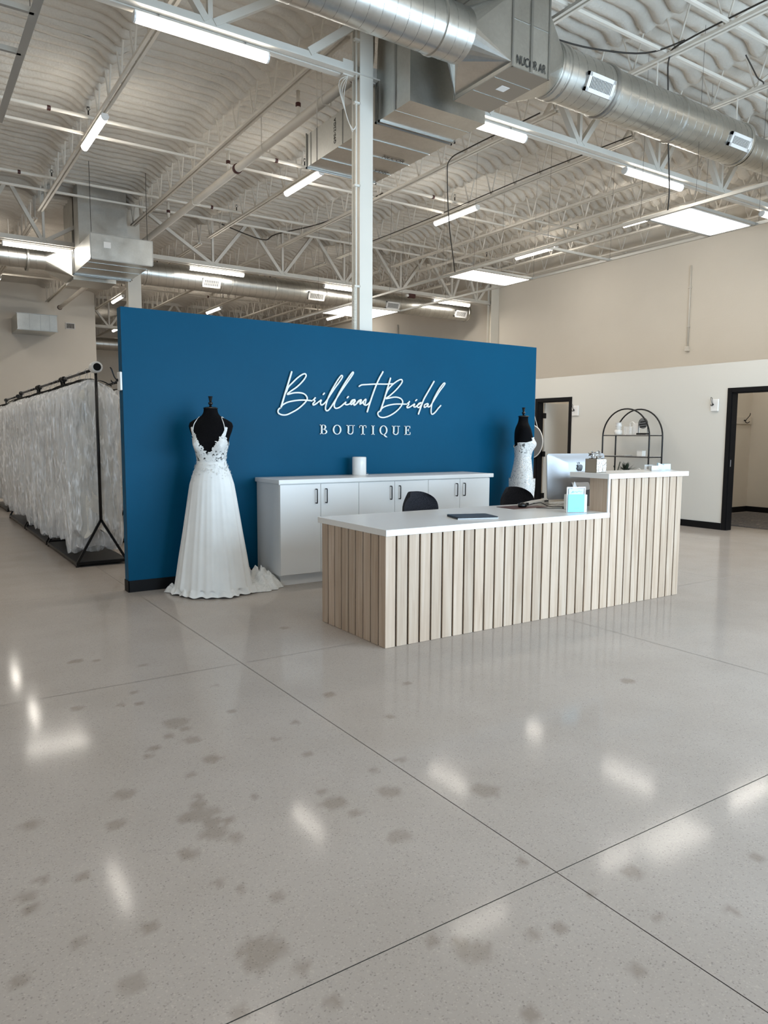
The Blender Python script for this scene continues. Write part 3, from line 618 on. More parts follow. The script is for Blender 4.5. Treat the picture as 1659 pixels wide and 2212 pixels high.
# ================================================================== LINEAR LIGHTS
def light_proto():
    t = thing('linear_light', 'x', 'ceiling light', (0, 0, 0))
    MB().cbox(-.62, .62, -.042, .042, .045, .072, .004).build('housing', 'white', t, world=False)
    prof = [(.050*math.cos(a), .045-.062*math.sin(a)) for a in np.linspace(0, PI, 9)]
    MB().prism([(u, w) for u, w in prof], 'x', -.605, .605).build('lens', 'tube', t, world=False)
    for s in (-1, 1): MB().prism([(u*1.03, .045+(w-.045)*1.03) for u, w in prof], 'x', s*.605-(.0 if s > 0 else .016), s*.605+(.016 if s > 0 else .0)).build('end_cap', 'white', t, world=False)
    MB().tube([(-.40, 0, .07), (-.40, 0, .125)], .006, 5).tube([(.40, 0, .07), (.40, 0, .125)], .006, 5).build('mounting_clip', 'grid', t, world=False)
    l = D.lights.new('tube_lamp', 'AREA'); l.shape = 'RECTANGLE'; l.size = 1.20; l.size_y = .098; l.energy = TUBE; l.color = (1.0, .93, .83)
    o = D.objects.new('led_strip', l); COL.objects.link(o); o.parent = t; o.location = (0, 0, -.020)
    for s in (-1, 1):
        l = D.lights.new('tube_side_glow', 'AREA'); l.shape = 'RECTANGLE'; l.size = 1.18; l.size_y = .05; l.energy = TUBE*.30; l.color = (1.0, .93, .83)
        o = D.objects.new('led_side', l); COL.objects.link(o); o.parent = t; o.location = (0, s*.056, .012); o.rotation_euler = (s*math.radians(98), 0, 0)
    return t
LP = light_proto(); CH[LP.name] = list(LP.children); first = True
LI = [('long tube light under the near girder, left of the near column', 2.475, 6.68, 4.875, 0),
      ('tube light under the near girder, just right of the big square duct', 5.80, 6.68, 4.875, 0),
      ('tube light under the near girder, below the round duct at the right', 8.86, 6.68, 4.875, 0),
      ('tube light under the near girder at the right edge of the photo', 12.18, 6.68, 4.875, 0),
      ('tube light under the near girder, far left outside', -1.6, 6.68, 4.875, 0),
      ('tube light under the near girder at the left, out of frame', -5.0, 6.68, 4.875, 0),
      ('slanting tube light on the joist left of the near column', 2.43, 10.78, 5.395, 1),
      ('slanting tube light on the joist directly behind the near column', 5.67, 10.95, 5.395, 1),
      ('slanting tube light on the joist right of the near column', 8.79, 10.9, 5.395, 1),
      ('slanting tube light beyond the empty bay of the hanging grid', 11.95, 12.0, 5.395, 1),
      ('slanting tube light just above the near grid light panel', 11.84, 8.95, 5.395, 1),
      ('tube light under the far girder at the left edge above the box duct', 2.42, 15.55, 4.875, 0),
      ('tube light under the far girder above the far round duct', 5.95, 15.55, 4.875, 0),
      ('tube light under the far girder, half hidden by the near column', 9.2, 15.55, 4.875, 0),
      ('tube light under the far girder at the end of the far round duct', 12.43, 15.55, 4.875, 0),
      ('small slanting tube light at the top left corner of the blue wall', 5.72, 23.1, 5.395, 1),
      ('small slanting tube light above the blue wall, far off', 8.79, 23.3, 5.395, 1),
      ('small slanting tube light far off beside the distant grid panel', 12.68, 22.1, 5.395, 1),
      ('tube light on the second joist, far off to the left', 2.42, 22.3, 5.395, 1),
      ('tube light on the second joist before the stockroom wall', 2.42, 19.0, 5.395, 1),
      ('tube light over the entrance, left', 2.42, .3, 5.395, 1), ('tube light over the entrance, middle', 5.64, .6, 5.395, 1),
      ('tube light over the entrance, right', 8.75, .6, 5.395, 1), ('tube light over the entrance, far right', 11.95, .6, 5.395, 1), ('tube light over the entrance, far left', -1.0, .6, 5.395, 1),
      ('tube light far left over the racks', -1.6, 15.55, 4.875, 0), ('tube light left side of hall', -4.3, 11, 5.395, 1), ('tube light left side of hall, second', -.9, 11, 5.395, 1),
      ('tube light at the far end of the hall, left', 7.24, 29.5, 5.395, 1), ('tube light at the far end of the hall, right', 10.35, 29.5, 5.395, 1)]
for lab, x, y, z, d in LI:
    o = LP if first else copy_tree(LP); first = False
    o.location = (x, y, z); o.rotation_euler = (0, 0, PI/2 if d else 0)
    tag(o, ('glowing white '+lab)[:200], 'ceiling light', 'linear tube lights')

# ================================================================== HANGING CEILING GRID WITH PANEL LIGHTS
ZG = 4.03
def tee(lab, p, q, w=.028):
    t = thing('grid_rail', lab, 'ceiling grid', p); P_, Q_ = Vector(p), Vector(q)
    MB().bar(p, q, w, .004).build('flange', 'grid', t); u = Vector((0, 0, .02))
    MB().bar(P_+u, Q_+u, .004, .036).build('stem', 'grid', t)
    return t
RX = (7.80, 9.12)
rails = [tee('left long grey rail of the hanging ceiling grid', (RX[0], 2.2, ZG), (RX[0], 16.8, ZG), .034), tee('right long grey rail of the hanging ceiling grid', (RX[1], 2.2, ZG), (RX[1], 15.2, ZG), .034)]
for lab, x in (('grey rail of the left hanging grid, at the top left corner', .865), ('outer grey rail of the left hanging grid', -.40)):
    rails.append(tee(lab, (x, 2.2, ZG), (x, 7.3 if x > 0 else 9, ZG), .055))
for k, (y, xa, xb) in enumerate(((5.36, -.4, .865), (5.96, -.4, .865), (7.62, *RX), (5.345, *RX), (5.975, *RX), (9.22, *RX), (9.90, *RX), (13.15, *RX), (14.30, *RX), (3.2, *RX))):
    tee('grey cross tee of the hanging grid, %s' % ['front left bay', 'back left bay', 'alone in the empty bay between two panels', 'in front of the near panel', 'behind the near panel', 'in front of the middle panel', 'behind the middle panel', 'in front of the far panel', 'behind the far panel', 'above the entrance'][k], (xa, y, ZG), (xb, y, ZG), .03)
for lab, y0, y1 in (('large flat bright light panel, nearest in the hanging grid', 5.37, 5.95), ('flat bright light panel in the middle of the hanging grid', 9.24, 9.88), ('flat bright light panel farthest off, behind the near column', 13.17, 14.28)):
    t = thing('light_panel', lab, 'ceiling light', (8.46, (y0+y1)/2, ZG), group='light panels in the hanging grid')
    a, b_ = RX[0]+.02, RX[1]-.02; f_ = MB()
    for q in ((a, b_, y0, y0+.02), (a, b_, y1-.02, y1), (a, a+.02, y0, y1), (b_-.02, b_, y0, y1)): f_.box(q[0], q[1], q[2], q[3], ZG, ZG+.03)
    f_.build('panel_frame', 'white', t); MB().box(a+.02, b_-.02, y0+.02, y1-.02, ZG+.004, ZG+.012).build('diffuser', 'panel', t)
    l = D.lights.new('panel_lamp', 'AREA'); l.shape = 'RECTANGLE'; l.size = b_-a-.04; l.size_y = y1-y0-.04; l.energy = PANEL*(y1-y0)/.6; l.color = (1.0, .94, .85)
    o = D.objects.new('led_sheet', l); COL.objects.link(o); o.parent = t; o.location = (0, 0, .002)
    MB().cbox(a+.4, b_-.4, y0+.15, y1-.15, ZG+.03, ZG+.07).build('driver_box', 'grid', t); MB().box(a, b_, y0, y1, ZG+.013, ZG+.018).build('back_plate', 'grid', t)
hw = 0
for y in (3.4, 5.3, 6.05, 7.6, 9.2, 10.0, 11.6, 13.1, 14.4):
    for r_, x in zip(rails[:2], RX):
        MB().tube([(x, y, ZG+.03), (x+.04, y, ZJ+.5)], .0022, 4).build('hanger_wire', 'cable', r_)
for r_, x in zip(rails[2:], (.865, -.4)):
    for y in (3.0, 5.5, 7.2): MB().tube([(x, y, ZG+.03), (x+.03, y, ZJ+.5)], .0022, 4).build('hanger_wire', 'cable', r_)
def cable(lab, pts, r=.008): 
    o = MB().tube(catmull(pts, 5), r, 6).build('power_cable', 'cable', smooth=True); return tag(o, lab, 'cable')
cable('dark cable dropping in front of the round duct to the near light panel', [(7.20, 2.3, 5.56), (7.20, 4.0, 5.57), (7.19, 5.1, 5.56), (7.24, 5.32, 5.50), (7.28, 5.35, 5.2), (7.45, 5.45, 4.8), (7.75, 5.62, 4.3), (7.82, 5.68, 4.07)], .009)
cable('dark cable looping from the joist towards the square duct', [(7.19, 5.1, 5.57), (7.0, 5.45, 5.53), (6.5, 5.75, 5.56), (6.0, 5.9, 5.60), (5.8, 5.95, 5.66)], .009)
cable('dark cable from the joist down to the light panel right of the near column', [(7.18, 7.2, 5.56), (7.18, 8.6, 5.57), (7.17, 9.05, 5.53), (7.2, 9.15, 5.3), (7.45, 9.4, 4.7), (7.72, 9.62, 4.25), (7.82, 9.7, 4.08)], .009)
cable('dark cable running along the joist above the middle panel', [(8.76, 7.0, 5.56), (8.76, 9.0, 5.58), (8.76, 11.5, 5.55), (8.77, 14.0, 5.57)], .008)
cable('dark cable sagging on the joists at the far right above the round duct', [(8.0, 4.9, 5.56), (8.4, 5.0, 5.48), (8.82, 5.2, 5.55), (8.82, 5.9, 5.56)], .008)
cable('dark cable draped over the far girder above the blue wall', [(5.9, 15.3, 5.86), (6.9, 15.3, 5.66), (7.2, 15.2, 5.8), (7.24, 13.0, 5.56), (7.24, 11.0, 5.57)], .012)
for k in range(4): cable('pale wire bundle hanging beside the near column, strand %s' % ord_[k], [(3.96, 6.66, 4.97), (3.90-.02*k, 6.64, 4.75+.03*k), (3.93+.015*k, 6.63, 4.55-.03*k), (4.0, 6.62, 4.45), (4.03, 6.61, 4.5)], .004).data.materials[0] = M['steel']

# ================================================================== DUCTS
def ring(b, cx, cy, cz, r, w=.012, h=.006): b.lathe([(r, -w/2), (r+h, -w*.3), (r+h, w*.3), (r, w/2)], (cx, cy, cz), 40, axis='x', cap=False)
def helix(b, x0, x1, cy, cz, r, pitch, w=.008, h=.004):
    n = 24; k = int((x1-x0)/pitch*n); 
    pts = [(x0+(x1-x0)*i/k, cy+r*math.cos(2*PI*i/n), cz+r*math.sin(2*PI*i/n)) for i in range(k+1)]
    b.tube(pts, h, 4, cap=False)
def duct_run(t, x0, x1, cy, cz, r, pitch=.125, far=False):
    MB().lathe([(r, x0), (r, x1)], (0, cy, cz), 48, axis='x').build('duct_section', 'galv', t, smooth=True, angle=40)
    b = MB(); helix(b, x0+.02, x1-.02, cy, cz, r, pitch, h=.003 if not far else .004); b.build('spiral_seam', 'galv_seam', t, smooth=True)
def grille(t, x0, x1, cy, cz, r, ang, hh):
    # register seated on the duct at angle ang below the horizontal, facing the entrance side
    c = Vector(((x0+x1)/2, cy-(r+.012)*math.cos(ang), cz-(r+.012)*math.sin(ang))); n = Vector((0, -math.cos(ang), -math.sin(ang))); u = Vector((1, 0, 0)); v = n.cross(u)
    w = (x1-x0)/2; P = lambda a, b_, c_=0: c+u*a+v*b_+n*c_
    f_ = MB(); fw = .035
    for a0, a1, b0, b1 in ((-w, w, -hh, -hh+fw), (-w, w, hh-fw, hh), (-w, -w+fw, -hh, hh), (w-fw, w, -hh, hh)):
        q = [P(a0, b0), P(a1, b0), P(a1, b1), P(a0, b1)]; q2 = [p+n*.012 for p in q]; q0 = [p-n*.03 for p in q]
        f_.add(q0+q2, [(0, 1, 2, 3), (7, 6, 5, 4), (0, 4, 5, 1), (1, 5, 6, 2), (2, 6, 7, 3), (3, 7, 4, 0)])
    g = f_.build('air_grille', 'white', t, label='white register frame with louvres')
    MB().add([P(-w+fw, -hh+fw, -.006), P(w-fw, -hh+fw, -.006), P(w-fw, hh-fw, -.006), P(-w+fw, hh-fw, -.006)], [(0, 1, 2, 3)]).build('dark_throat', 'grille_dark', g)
    b = MB(); k = 16
    for i in range(k):
        a = -w+fw+(2*(w-fw))*(i+.5)/k; b.bar(P(a, -hh+fw, .002), P(a, hh-fw, .002), .0075, .004, up=tuple(n))
    b.build('louvres', 'white', g)
def coupling(t, x, cy, cz, r, col='galv'): 
    b = MB(); ring(b, x, cy, cz, r, .05, .012); b.build('coupling_band', col, t, smooth=True, angle=40)
def transition(t, xr, xs, cy, cz, r, sq):
    # round (at xr) to square (at xs): sq = y0,y1,z0,z1
    n = 32; y0, y1, z0, z1 = sq; A = []; B_ = []
    for j in range(n):
        an = 2*PI*(j+.5)/n-3*PI/4; A.append((xr, cy+r*math.cos(an), cz+r*math.sin(an)))
    side = n//4; cor = [(y0, z0), (y1, z0), (y1, z1), (y0, z1)]
    b = MB(); base = A+[(xs, *c) for c in cor]; fs = []
    for k in range(4):
        c0 = n+k; c1 = n+(k+1) % 4
        for j in range(side):   # quarter arc k maps to corner k (fan) 
            i0 = (k*side+j-side//2) % n; i1 = (i0+1) % n; fs.append((i0, i1, c0))
        e = (k*side+side//2) % n; fs.append((e, c1, c0))
    b.add(base, fs); o = b.build('transition', 'galv', t); return o
DY, DZ = 5.42, 4.94
PLN = (4.655, 5.10, 5.02, 5.82, 4.60)
t = thing('round_duct', 'large silver spiral duct crossing the top of the photo, with a square plenum', 'duct', (4.88, DY, 4.6))
duct_run(t, X0+.1, 4.40, DY, DZ, .226); coupling(t, 4.10, DY, DZ, .226); coupling(t, 1.4, DY, DZ, .226)
sqr = (5.03, 5.81, 4.64, 5.20)
transition(t, 4.39, PLN[0], DY, DZ, .226, sqr); transition(t, 5.46, PLN[1], DY, DZ, .24, sqr)
MB().box(*PLN[:4], PLN[4], 6.1).build('plenum', 'galv', t)
pl = MB(); zz = PLN[4]
for a, b_ in (((PLN[0], PLN[2]), (PLN[1], PLN[2])), ((PLN[0], PLN[3]), (PLN[1], PLN[3]))):
    pass
for x in (PLN[0], PLN[1]):
    for y in (PLN[2], PLN[3]): pl.box(x-.008, x+.008, y-.008, y+.008, zz-.004, 6.0)
for z in (zz, 5.0, 5.42): pl.box(PLN[0]-.006, PLN[1]+.006, PLN[2]-.004, PLN[3]+.004, z-.006 if z > zz else z-.004, z+.004)
pl.box((PLN[0]+PLN[1])/2-.012, (PLN[0]+PLN[1])/2+.012, PLN[2]-.012, PLN[2], zz, 6.0)
pl.build('seam_flange', 'galv_seam', t)
for y in (5.25, 5.55): MB().box(PLN[0], PLN[1], y-.003, y+.003, zz-.008, zz).build('bottom_seam', 'galv_seam', t)
MB().cbox(4.82, 4.92, 5.33, 5.42, zz-.006, zz-.001, .0012).build('paper_label', 'white', t, label='small white sticker')
text_mesh('stencil', 'NUCOR AR', .085, 'ink', t, (4.70, PLN[2]-.006, zz+.035), (PI/2, 0, 0)).scale = (.82, 1.25, 1)
for xa, xb, r in ((5.46, 6.26, .245), (6.26, 8.76, .236), (8.82, X1-.3, .185)): duct_run(t, xa, xb, DY, DZ-(.0 if r > .2 else .02), r)
b = MB(); b.lathe([(.236, 8.76), (.185, 8.82)], (0, DY, DZ-.01), 40, axis='x', cap=False); b.build('reducer', 'galv', t, smooth=True)
for x, r in ((5.50, .245), (5.60, .245), (6.26, .247), (6.32, .238), (7.45, .236), (8.72, .238), (10.4, .186)): coupling(t, x, DY, DZ, r, 'galv' if x != 6.26 else 'galv_seam')
grille(t, 5.80, 6.18, DY, DZ, .245, math.radians(24), .085); grille(t, 8.26, 8.66, DY, DZ, .236, math.radians(24), .075); grille(t, 11.6, 12.0, DY, DZ, .185, math.radians(24), .075)
for x in (2.45, 7.24, 8.8, 10.35): MB().tube([(x, DY+.05, DZ+.22), (x+.0, DY+.05, 5.52)], .009, 5).build('hanger_rod', 'steel', t)
# square return duct diving under the near girder
t = thing('square_duct', 'boxy silver return duct dropping right of the near column and running back under the girder', 'duct', (4.77, 6.4, 4.6))
FB = (4.30, 5.255, 6.06, 6.62)
MB().box(FB[0], FB[1], FB[2], FB[3], 4.60, 6.1).build('drop_section', 'galv', t)
MB().box(4.30, 5.28, 6.62, 8.21, 4.605, 4.972).build('horizontal_section', 'galv', t)
MB().prism([(6.62, 4.972), (6.62, 5.45), (6.64, 5.3), (6.66, 4.972)], 'x', 4.30, 5.255).build('elbow_throat', 'galv', t)
for y in (6.60, 6.66, 8.20): MB().box(4.285, 5.295, y-.008, y+.008, 4.585, 4.602).box(4.285, 4.302, y-.008, y+.008, 4.585, 4.99).box(5.278, 5.295, y-.008, y+.008, 4.585, 4.99).build('joint_flange', 'galv_seam', t)
for y in (6.32, 7.05, 7.45, 7.85): MB().box(4.30, 5.28, y-.003, y+.003, 4.5975, 4.606).build('cross_break', 'galv_seam', t)
for y in (7.35, 7.95, 8.1): MB().box(4.294, 4.30, y-.006, y+.006, 4.605, 4.972).build('side_seam', 'galv_seam', t)
MB().box(4.29, 4.302, 6.30, 6.325, 4.60, 5.9).build('side_seam', 'galv_seam', t)
text_mesh('stencil', 'G90-22GA', .062, 'ink', t, (4.2975, 7.50, 4.66), (0, -PI/2, 0))
text_mesh('stencil', 'NUCOR', .085, 'ink', t, (4.86, 7.42, 4.5955), (PI, 0, 0)); text_mesh('stencil', '22GA', .085, 'ink', t, (5.22, 7.78, 4.5955), (PI, 0, PI))
for x in (4.33, 5.25): MB().tube([(x, 8.0, 4.97), (x, 8.0, 6.0)], .006, 5).build('hanger_rod', 'steel', t)
# far round duct
FY, FZ, FR = 16.22, 4.83, .246
t = thing('round_duct', 'silver spiral duct behind the far girder, ending at the beige wall', 'duct', (7, FY, FZ))
duct_run(t, X0+.1, 2.62, FY, FZ, .2, .16, True); duct_run(t, 4.4, 9.1, FY, FZ, FR, .16, True); duct_run(t, 9.1, 13.5, FY, FZ, .225, .16, True)
transition(t, 2.62, 3.08, FY, FZ, .2, (FY-.38, FY+.38, 4.5, 5.1))
MB().box(3.08, 3.9, FY-.38, FY+.38, 4.45, 5.45).build('plenum', 'galv', t)
MB().box(3.1, 4.32, FY-.4, FY+.5, 5.45, 6.1).build('roof_drop', 'galv', t)
MB().box(3.9, 4.4, FY-.24, FY+.24, FZ-.24, FZ+.24).build('plenum_outlet', 'galv', t)
for x in (2.0, 5.69, 7.24, 10.35, 13.0): MB().tube([(x, FY, FZ+.2), (x, FY, 5.52)], .006, 5).build('hanger_rod', 'steel', t)
for x in (2.3, 4.6, 6.25, 6.5, 7.6, 8.92, 9.1, 11.1, 13.45): coupling(t, x, FY, FZ, FR if x < 9.1 else .225)
for xa, xb in ((5.78, 6.19), (8.40, 8.84), (10.66, 11.07), (12.93, 13.34)): grille(t, xa, xb, FY, FZ, FR if xa < 9 else .225, math.radians(22), .095)
text_mesh('stencil', 'NUCOR', .12, 'ink', t, (3.2, FY-.405, 5.50), (PI/2, 0, 0))
# far box duct in front of column two
t = thing('square_duct', 'boxy silver return duct hanging in front of the far column at the left', 'duct', (3.46, 14.4, 4.4))
FBX = (2.94, 3.985, 13.57, 15.15, 4.40, 4.82)
MB().box(*FBX).build('horizontal_section', 'galv', t)
for y in (13.58, 15.0, 15.13): MB().box(FBX[0]-.015, FBX[1]+.015, y-.01, y+.01, 4.385, 4.402).box(FBX[0]-.015, FBX[0]+.002, y-.01, y+.01, 4.385, 4.83).box(FBX[1]-.002, FBX[1]+.015, y-.01, y+.01, 4.385, 4.83).box(FBX[0], FBX[1], y-.01, y+.01, 4.818, 4.83).build('joint_flange', 'galv_seam', t)
MB().box(3.02, 3.9, 14.9, 15.3, 4.82, 6.1).build('roof_drop', 'galv', t)
MB().box(3.15, 3.27, 13.562, 13.569, 4.60, 4.70).build('paper_label', 'white', t, label='small pale sticker')
for x in (2.98, 3.94): MB().tube([(x, 13.7, 4.82), (x, 13.7, 6.05)], .005, 5).build('hanger_rod', 'cable', t)
for y in (13.9, 14.4): MB().box(FBX[0], FBX[1], y-.003, y+.003, 4.394, 4.40).build('cross_break', 'galv_seam', t)
t = thing('square_duct', 'silver duct box sticking out of the beige stockroom wall at the left', 'duct', (3.66, 25, 4.48))
MB().box(3.12, 4.21, 24.3, 25.597, 4.485, 4.945).build('duct_stub', 'galv', t)
for x in (3.45, 3.75, 4.0): MB().box(x-.005, x+.005, 24.293, 24.3, 4.485, 4.945).build('seam', 'galv_seam', t)
MB().box(3.10, 4.23, 24.285, 24.3, 4.465, 4.487).box(3.10, 4.23, 24.285, 24.3, 4.943, 4.965).build('joint_flange', 'galv_seam', t)
t = thing('wall_vent', 'small white wall vent with dark louvres beside the duct box', 'vent', (4.82, 25.6, 4.86))
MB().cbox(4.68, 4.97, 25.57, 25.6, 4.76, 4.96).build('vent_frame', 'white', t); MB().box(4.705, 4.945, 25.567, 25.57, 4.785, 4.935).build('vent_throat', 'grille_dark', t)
for k in range(7): MB().box(4.72+k*.034, 4.728+k*.034, 25.56, 25.567, 4.785, 4.935).build('louvre', 'white', t)
t = thing('round_duct', 'distant silver duct seen past the end of the stockroom wall', 'duct', (9, 27, 4.7)); duct_run(t, 5.0, 13.4, 27.1, 4.55, .22, .2, True)
for x in (5.69, 8.79, 11.93): MB().tube([(x, 27.1, 4.7), (x, 27.1, 5.52)], .008, 5).build('hanger_rod', 'steel', t)
t = thing('speaker_horn', 'small dark red horn strobe under the far girder right of the near column', 'alarm', (11.0, 15.3, 4.9))
MB().cbox(10.93, 11.13, 15.36, 15.46, 4.86, 4.96, .01).build('horn_body', 'red', t); MB().cbox(10.85, 10.93, 15.37, 15.45, 4.88, 4.94, .01).build('strobe_lens', 'ceramic', t)
# ================================================================== WALL SIGN
sg = thing('wall_sign', 'white raised Brilliant Bridal Boutique lettering on the blue wall', 'sign', (3.9, BY0, 1.6))
def stroke(keys, name, label=None):
    # flat-faced acrylic strokes standing a little off the wall
    b = MB(); yb, yf = BY0-.010, BY0-.022
    for k in keys:
        pts = [Vector((p[0], 0, p[1])) for p in catmull(STROKES[k], 4)]; w = .0082 if 'stem' in k or k == 'd' else .0068
        n = len(pts); L_, R2 = [], []
        for i, p in enumerate(pts):
            t_ = (pts[min(i+1, n-1)]-pts[max(i-1, 0)]); t_ = t_.normalized() if t_.length > 1e-6 else Vector((1, 0, 0)); s_ = Vector((-t_.z, 0, t_.x))*w
            L_.append(p+s_); R2.append(p-s_)
        base = len(b.v)
        for i in range(n):
            e_ = yf-i*2e-5
            for q, y in ((L_[i], e_), (R2[i], e_), (R2[i], yb), (L_[i], yb)): b.v.append((q.x, y, q.z))
        for i in range(n-1):
            for j in range(4): j2 = (j+1) % 4; b.f.append((base+i*4+j, base+i*4+4+j, base+i*4+4+j2, base+i*4+j2))
        for p in (pts[0], pts[-1]):
            b.prism([(p.x+w*1.08*math.cos(a), p.z+w*1.08*math.sin(a)) for a in np.linspace(0, 2*PI, 10)[:-1]], 'y', yf-.0002, yb)
    return b.build(name, 'letter', sg, label=label)
stroke(['B1stem', 'B1', 'B1cross'], 'script_letter', 'handwritten capital B'); stroke(['r1'], 'script_letters', 'handwritten rillian, joined'); stroke(['i1dot'], 'dot'); stroke(['i2dot'], 'dot')
stroke(['t1stem', 't1join', 't1bar'], 'script_letter', 'tall handwritten t with a long bar')
stroke(['B2stem', 'B2', 'B2cross'], 'script_letter', 'second handwritten capital B'); stroke(['r2', 'd', 'a2l'], 'script_letters', 'handwritten ridal, joined'); stroke(['i3dot'], 'dot')
def ser(ch, x0, x1, z0, z1):
    w = x1-x0; h = z1-z0; b = MB(); ya, yb = BY0-.020, BY0-.006; st = .0155; th = .006
    def R(a, c, d, e): b.box(x0+a, x0+c, ya, yb, z0+d, z0+e)
    def ringp(cx, cz, rx, rz, tx, tz, a0=0, a1=2*PI, n=26):
        o = [(cx+rx*math.cos(a), cz+rz*math.sin(a)) for a in np.linspace(a0, a1, n)]; i_ = [(cx+(rx-tx)*math.cos(a), cz+(rz-tz)*math.sin(a)) for a in np.linspace(a0, a1, n)]
        for k in range(n-1): b.prism([o[k], o[k+1], i_[k+1], i_[k]], 'y', ya, yb)
    if ch == 'B':
        R(.012, .012+st, 0, h); R(0, .05, 0, th); R(0, .05, h-th, h)
        ringp(x0+.040, z0+h*.745, w-.052, h*.255, st, th, -PI/2, PI/2, 14); ringp(x0+.042, z0+h*.26, w-.042, h*.26, st, th, -PI/2, PI/2, 14); R(.02, .045, h*.49, h*.49+th)
    elif ch in 'OQ':
        ringp(x0+w/2, z0+h/2, w/2, h/2, st, th)
        if ch == 'Q': b.prism([(x0+w*.45, z0+.006), (x0+w*.62, z0+.004), (x0+w*.95, z0-.020), (x0+w*1.02, z0-.024), (x0+w*.85, z0-.026), (x0+w*.6, z0-.013)], 'y', ya, yb)
    elif ch == 'U':
        R(.016, .016+st, h*.3, h); R(0, .05, h-th, h); R(w-.024, w-.024+th*1.2, h*.3, h); R(w-.042, w, h-th, h)
        ringp(x0+w/2-.002, z0+h*.32, w/2-.014, h*.32, st*.8, th*1.3, PI, 2*PI, 14)
    elif ch == 'T':
        R(w/2-st/2, w/2+st/2, 0, h); R(w/2-.024, w/2+.024, 0, th); R(0, w, h-th, h); R(0, .006, h-.026, h); R(w-.006, w, h-.026, h)
    elif ch == 'I': R(w/2-st/2, w/2+st/2, 0, h); R(0, w, 0, th); R(0, w, h-th, h)
    elif ch == 'E':
        R(.012, .012+st, 0, h); R(0, w, 0, th); R(0, w-.004, h-th, h); R(.02, w-.022, h*.5, h*.5+th); R(w-.007, w, 0, .028); R(w-.01, w-.004, h-.025, h); R(w-.028, w-.022, h*.5-.011, h*.5+.017)
    return b.build('letter', 'letter', sg, label='white serif letter '+ch)
for a in (('B', 3.504, 3.586, 1.388, 1.482), ('O', 3.651, 3.749, 1.385, 1.483), ('U', 3.809, 3.907, 1.386, 1.481), ('T', 3.964, 4.048, 1.386, 1.481), ('I', 4.111, 4.150, 1.386, 1.481), ('Q', 4.212, 4.310, 1.385, 1.483), ('U', 4.368, 4.470, 1.385, 1.481), ('E', 4.531, 4.609, 1.387, 1.482)): ser(*a)

# ================================================================== CREDENZA
cr = thing('storage_cabinet', 'long white six-door cabinet standing against the blue wall', 'cabinet', (4.08, 6.2, 0))
CX0, CX1, CYF, CYB = 2.826, 5.315, 5.962, 6.452
MB().box(CX0, CX1, CYF, CYB-.002, .102, .935).build('body', 'white', cr); MB().box(CX0+.03, CX1-.03, CYF+.05, CYB-.02, 0, .104).build('plinth', 'white', cr)
MB().cbox(2.808, 5.355, 5.925, CYB, .937, .977, .003).build('cabinet_top', 'white', cr)
dw = (CX1-CX0)/6
for k in range(6):
    a = CX0+k*dw+.0018; b_ = CX0+(k+1)*dw-.0018
    d = MB().cbox(a, b_, CYF-.019, CYF-.001, .106, .930, .0015).build('cabinet_door', 'white', cr)
    hx = (b_-.05) if k % 2 == 0 else (a+.05)
    MB().tube([(hx, CYF-.018, .882), (hx, CYF-.046, .882), (hx, CYF-.048, .872), (hx, CYF-.048, .764), (hx, CYF-.046, .754), (hx, CYF-.018, .754)], .0055, 8).build('handle', 'black_metal', d, smooth=True)
sp = thing('smart_speaker', 'white cylindrical speaker on the white cabinet top', 'speaker', (3.878, 6.3, .977))
MB().lathe([(.066, .978), (.071, .984), (.071, 1.155), (.067, 1.162), (.05, 1.163), (.0, 1.163)], (3.878, 6.3, 0), 40).build('body', 'white', sp, smooth=True, angle=40)
MB().lathe([(.060, .9772), (.064, .9772), (.064, .9795), (.06, .9795)], (3.878, 6.3, 0), 40).build('base_ring', 'cream_plastic', sp)
MB().tube(catmull([(3.93, 6.33, .981), (4.0, 6.34, .980), (4.05, 6.40, .980), (4.06, 6.45, .99)], 4), .003, 5).build('cord', 'white', sp)

# ================================================================== RECEPTION DESK
dk = thing('reception_desk', 'white topped reception desk clad in vertical oak slats, with a raised counter at the right', 'desk', (4.1, 4.2, 0))
DX0, DX1, DYF, DYB, XS = 2.559, 5.640, 3.834, 4.676, 4.700
ZL, ZHi = .733, 1.044
MB().box(DX0+.012, XS, DYF+.012, DYF+.05, 0, ZL).box(DX0+.012, DX0+.05, DYF+.012, DYB, 0, ZL).box(XS, DX1-.004, DYF+.012, DYF+.05, 0, ZHi).build('backing_panel', 'slat_gap', dk)
MB().box(DX0+.05, DX0+.07, DYF+.05, DYB-.004, 0, ZL).box(DX1-.03, DX1-.012, DYF+.05, DYB, 0, ZL-.002).box(3.55, 3.58, DYF+.05, DYB-.1, 0, ZL-.002).build('inner_panel', 'white', dk)
cuts = [DX0]+[2.643+.0941*k for k in range(32)]+[DX1]; gp = .0068
for k in range(33):
    a = cuts[k]+(gp if k else 0); b_ = cuts[k+1]-(gp if k < 32 else 0)
    zt = ZL if (a+b_)/2 < XS else ZHi
    MB().cbox(a, b_, DYF, DYF+.013, .001, zt-.0005, .0015).build('slat', 'slat', dk)
sc_ = [DYF]+[3.919+.0958*k for k in range(8)]+[DYB]
for k in range(9):
    a = sc_[k]+(gp if k else .0135); b_ = sc_[k+1]-(gp if k < 8 else 0)
    MB().cbox(DX0, DX0+.013, a, b_, .001, ZL-.0005, .0015).build('slat', 'slat', dk)
MB().cbox(DX0-.004, XS-.002, DYF-.010, 4.735, ZL, .7745, .0015).box(XS-.01, DX1, DYF+.2, 4.735, ZL, .7745).build('countertop', 'white', dk)
MB().box(XS, DX1-.004, DYF+.17, DYF+.19, ZL+.04, ZHi).build('counter_back', 'slat', dk)
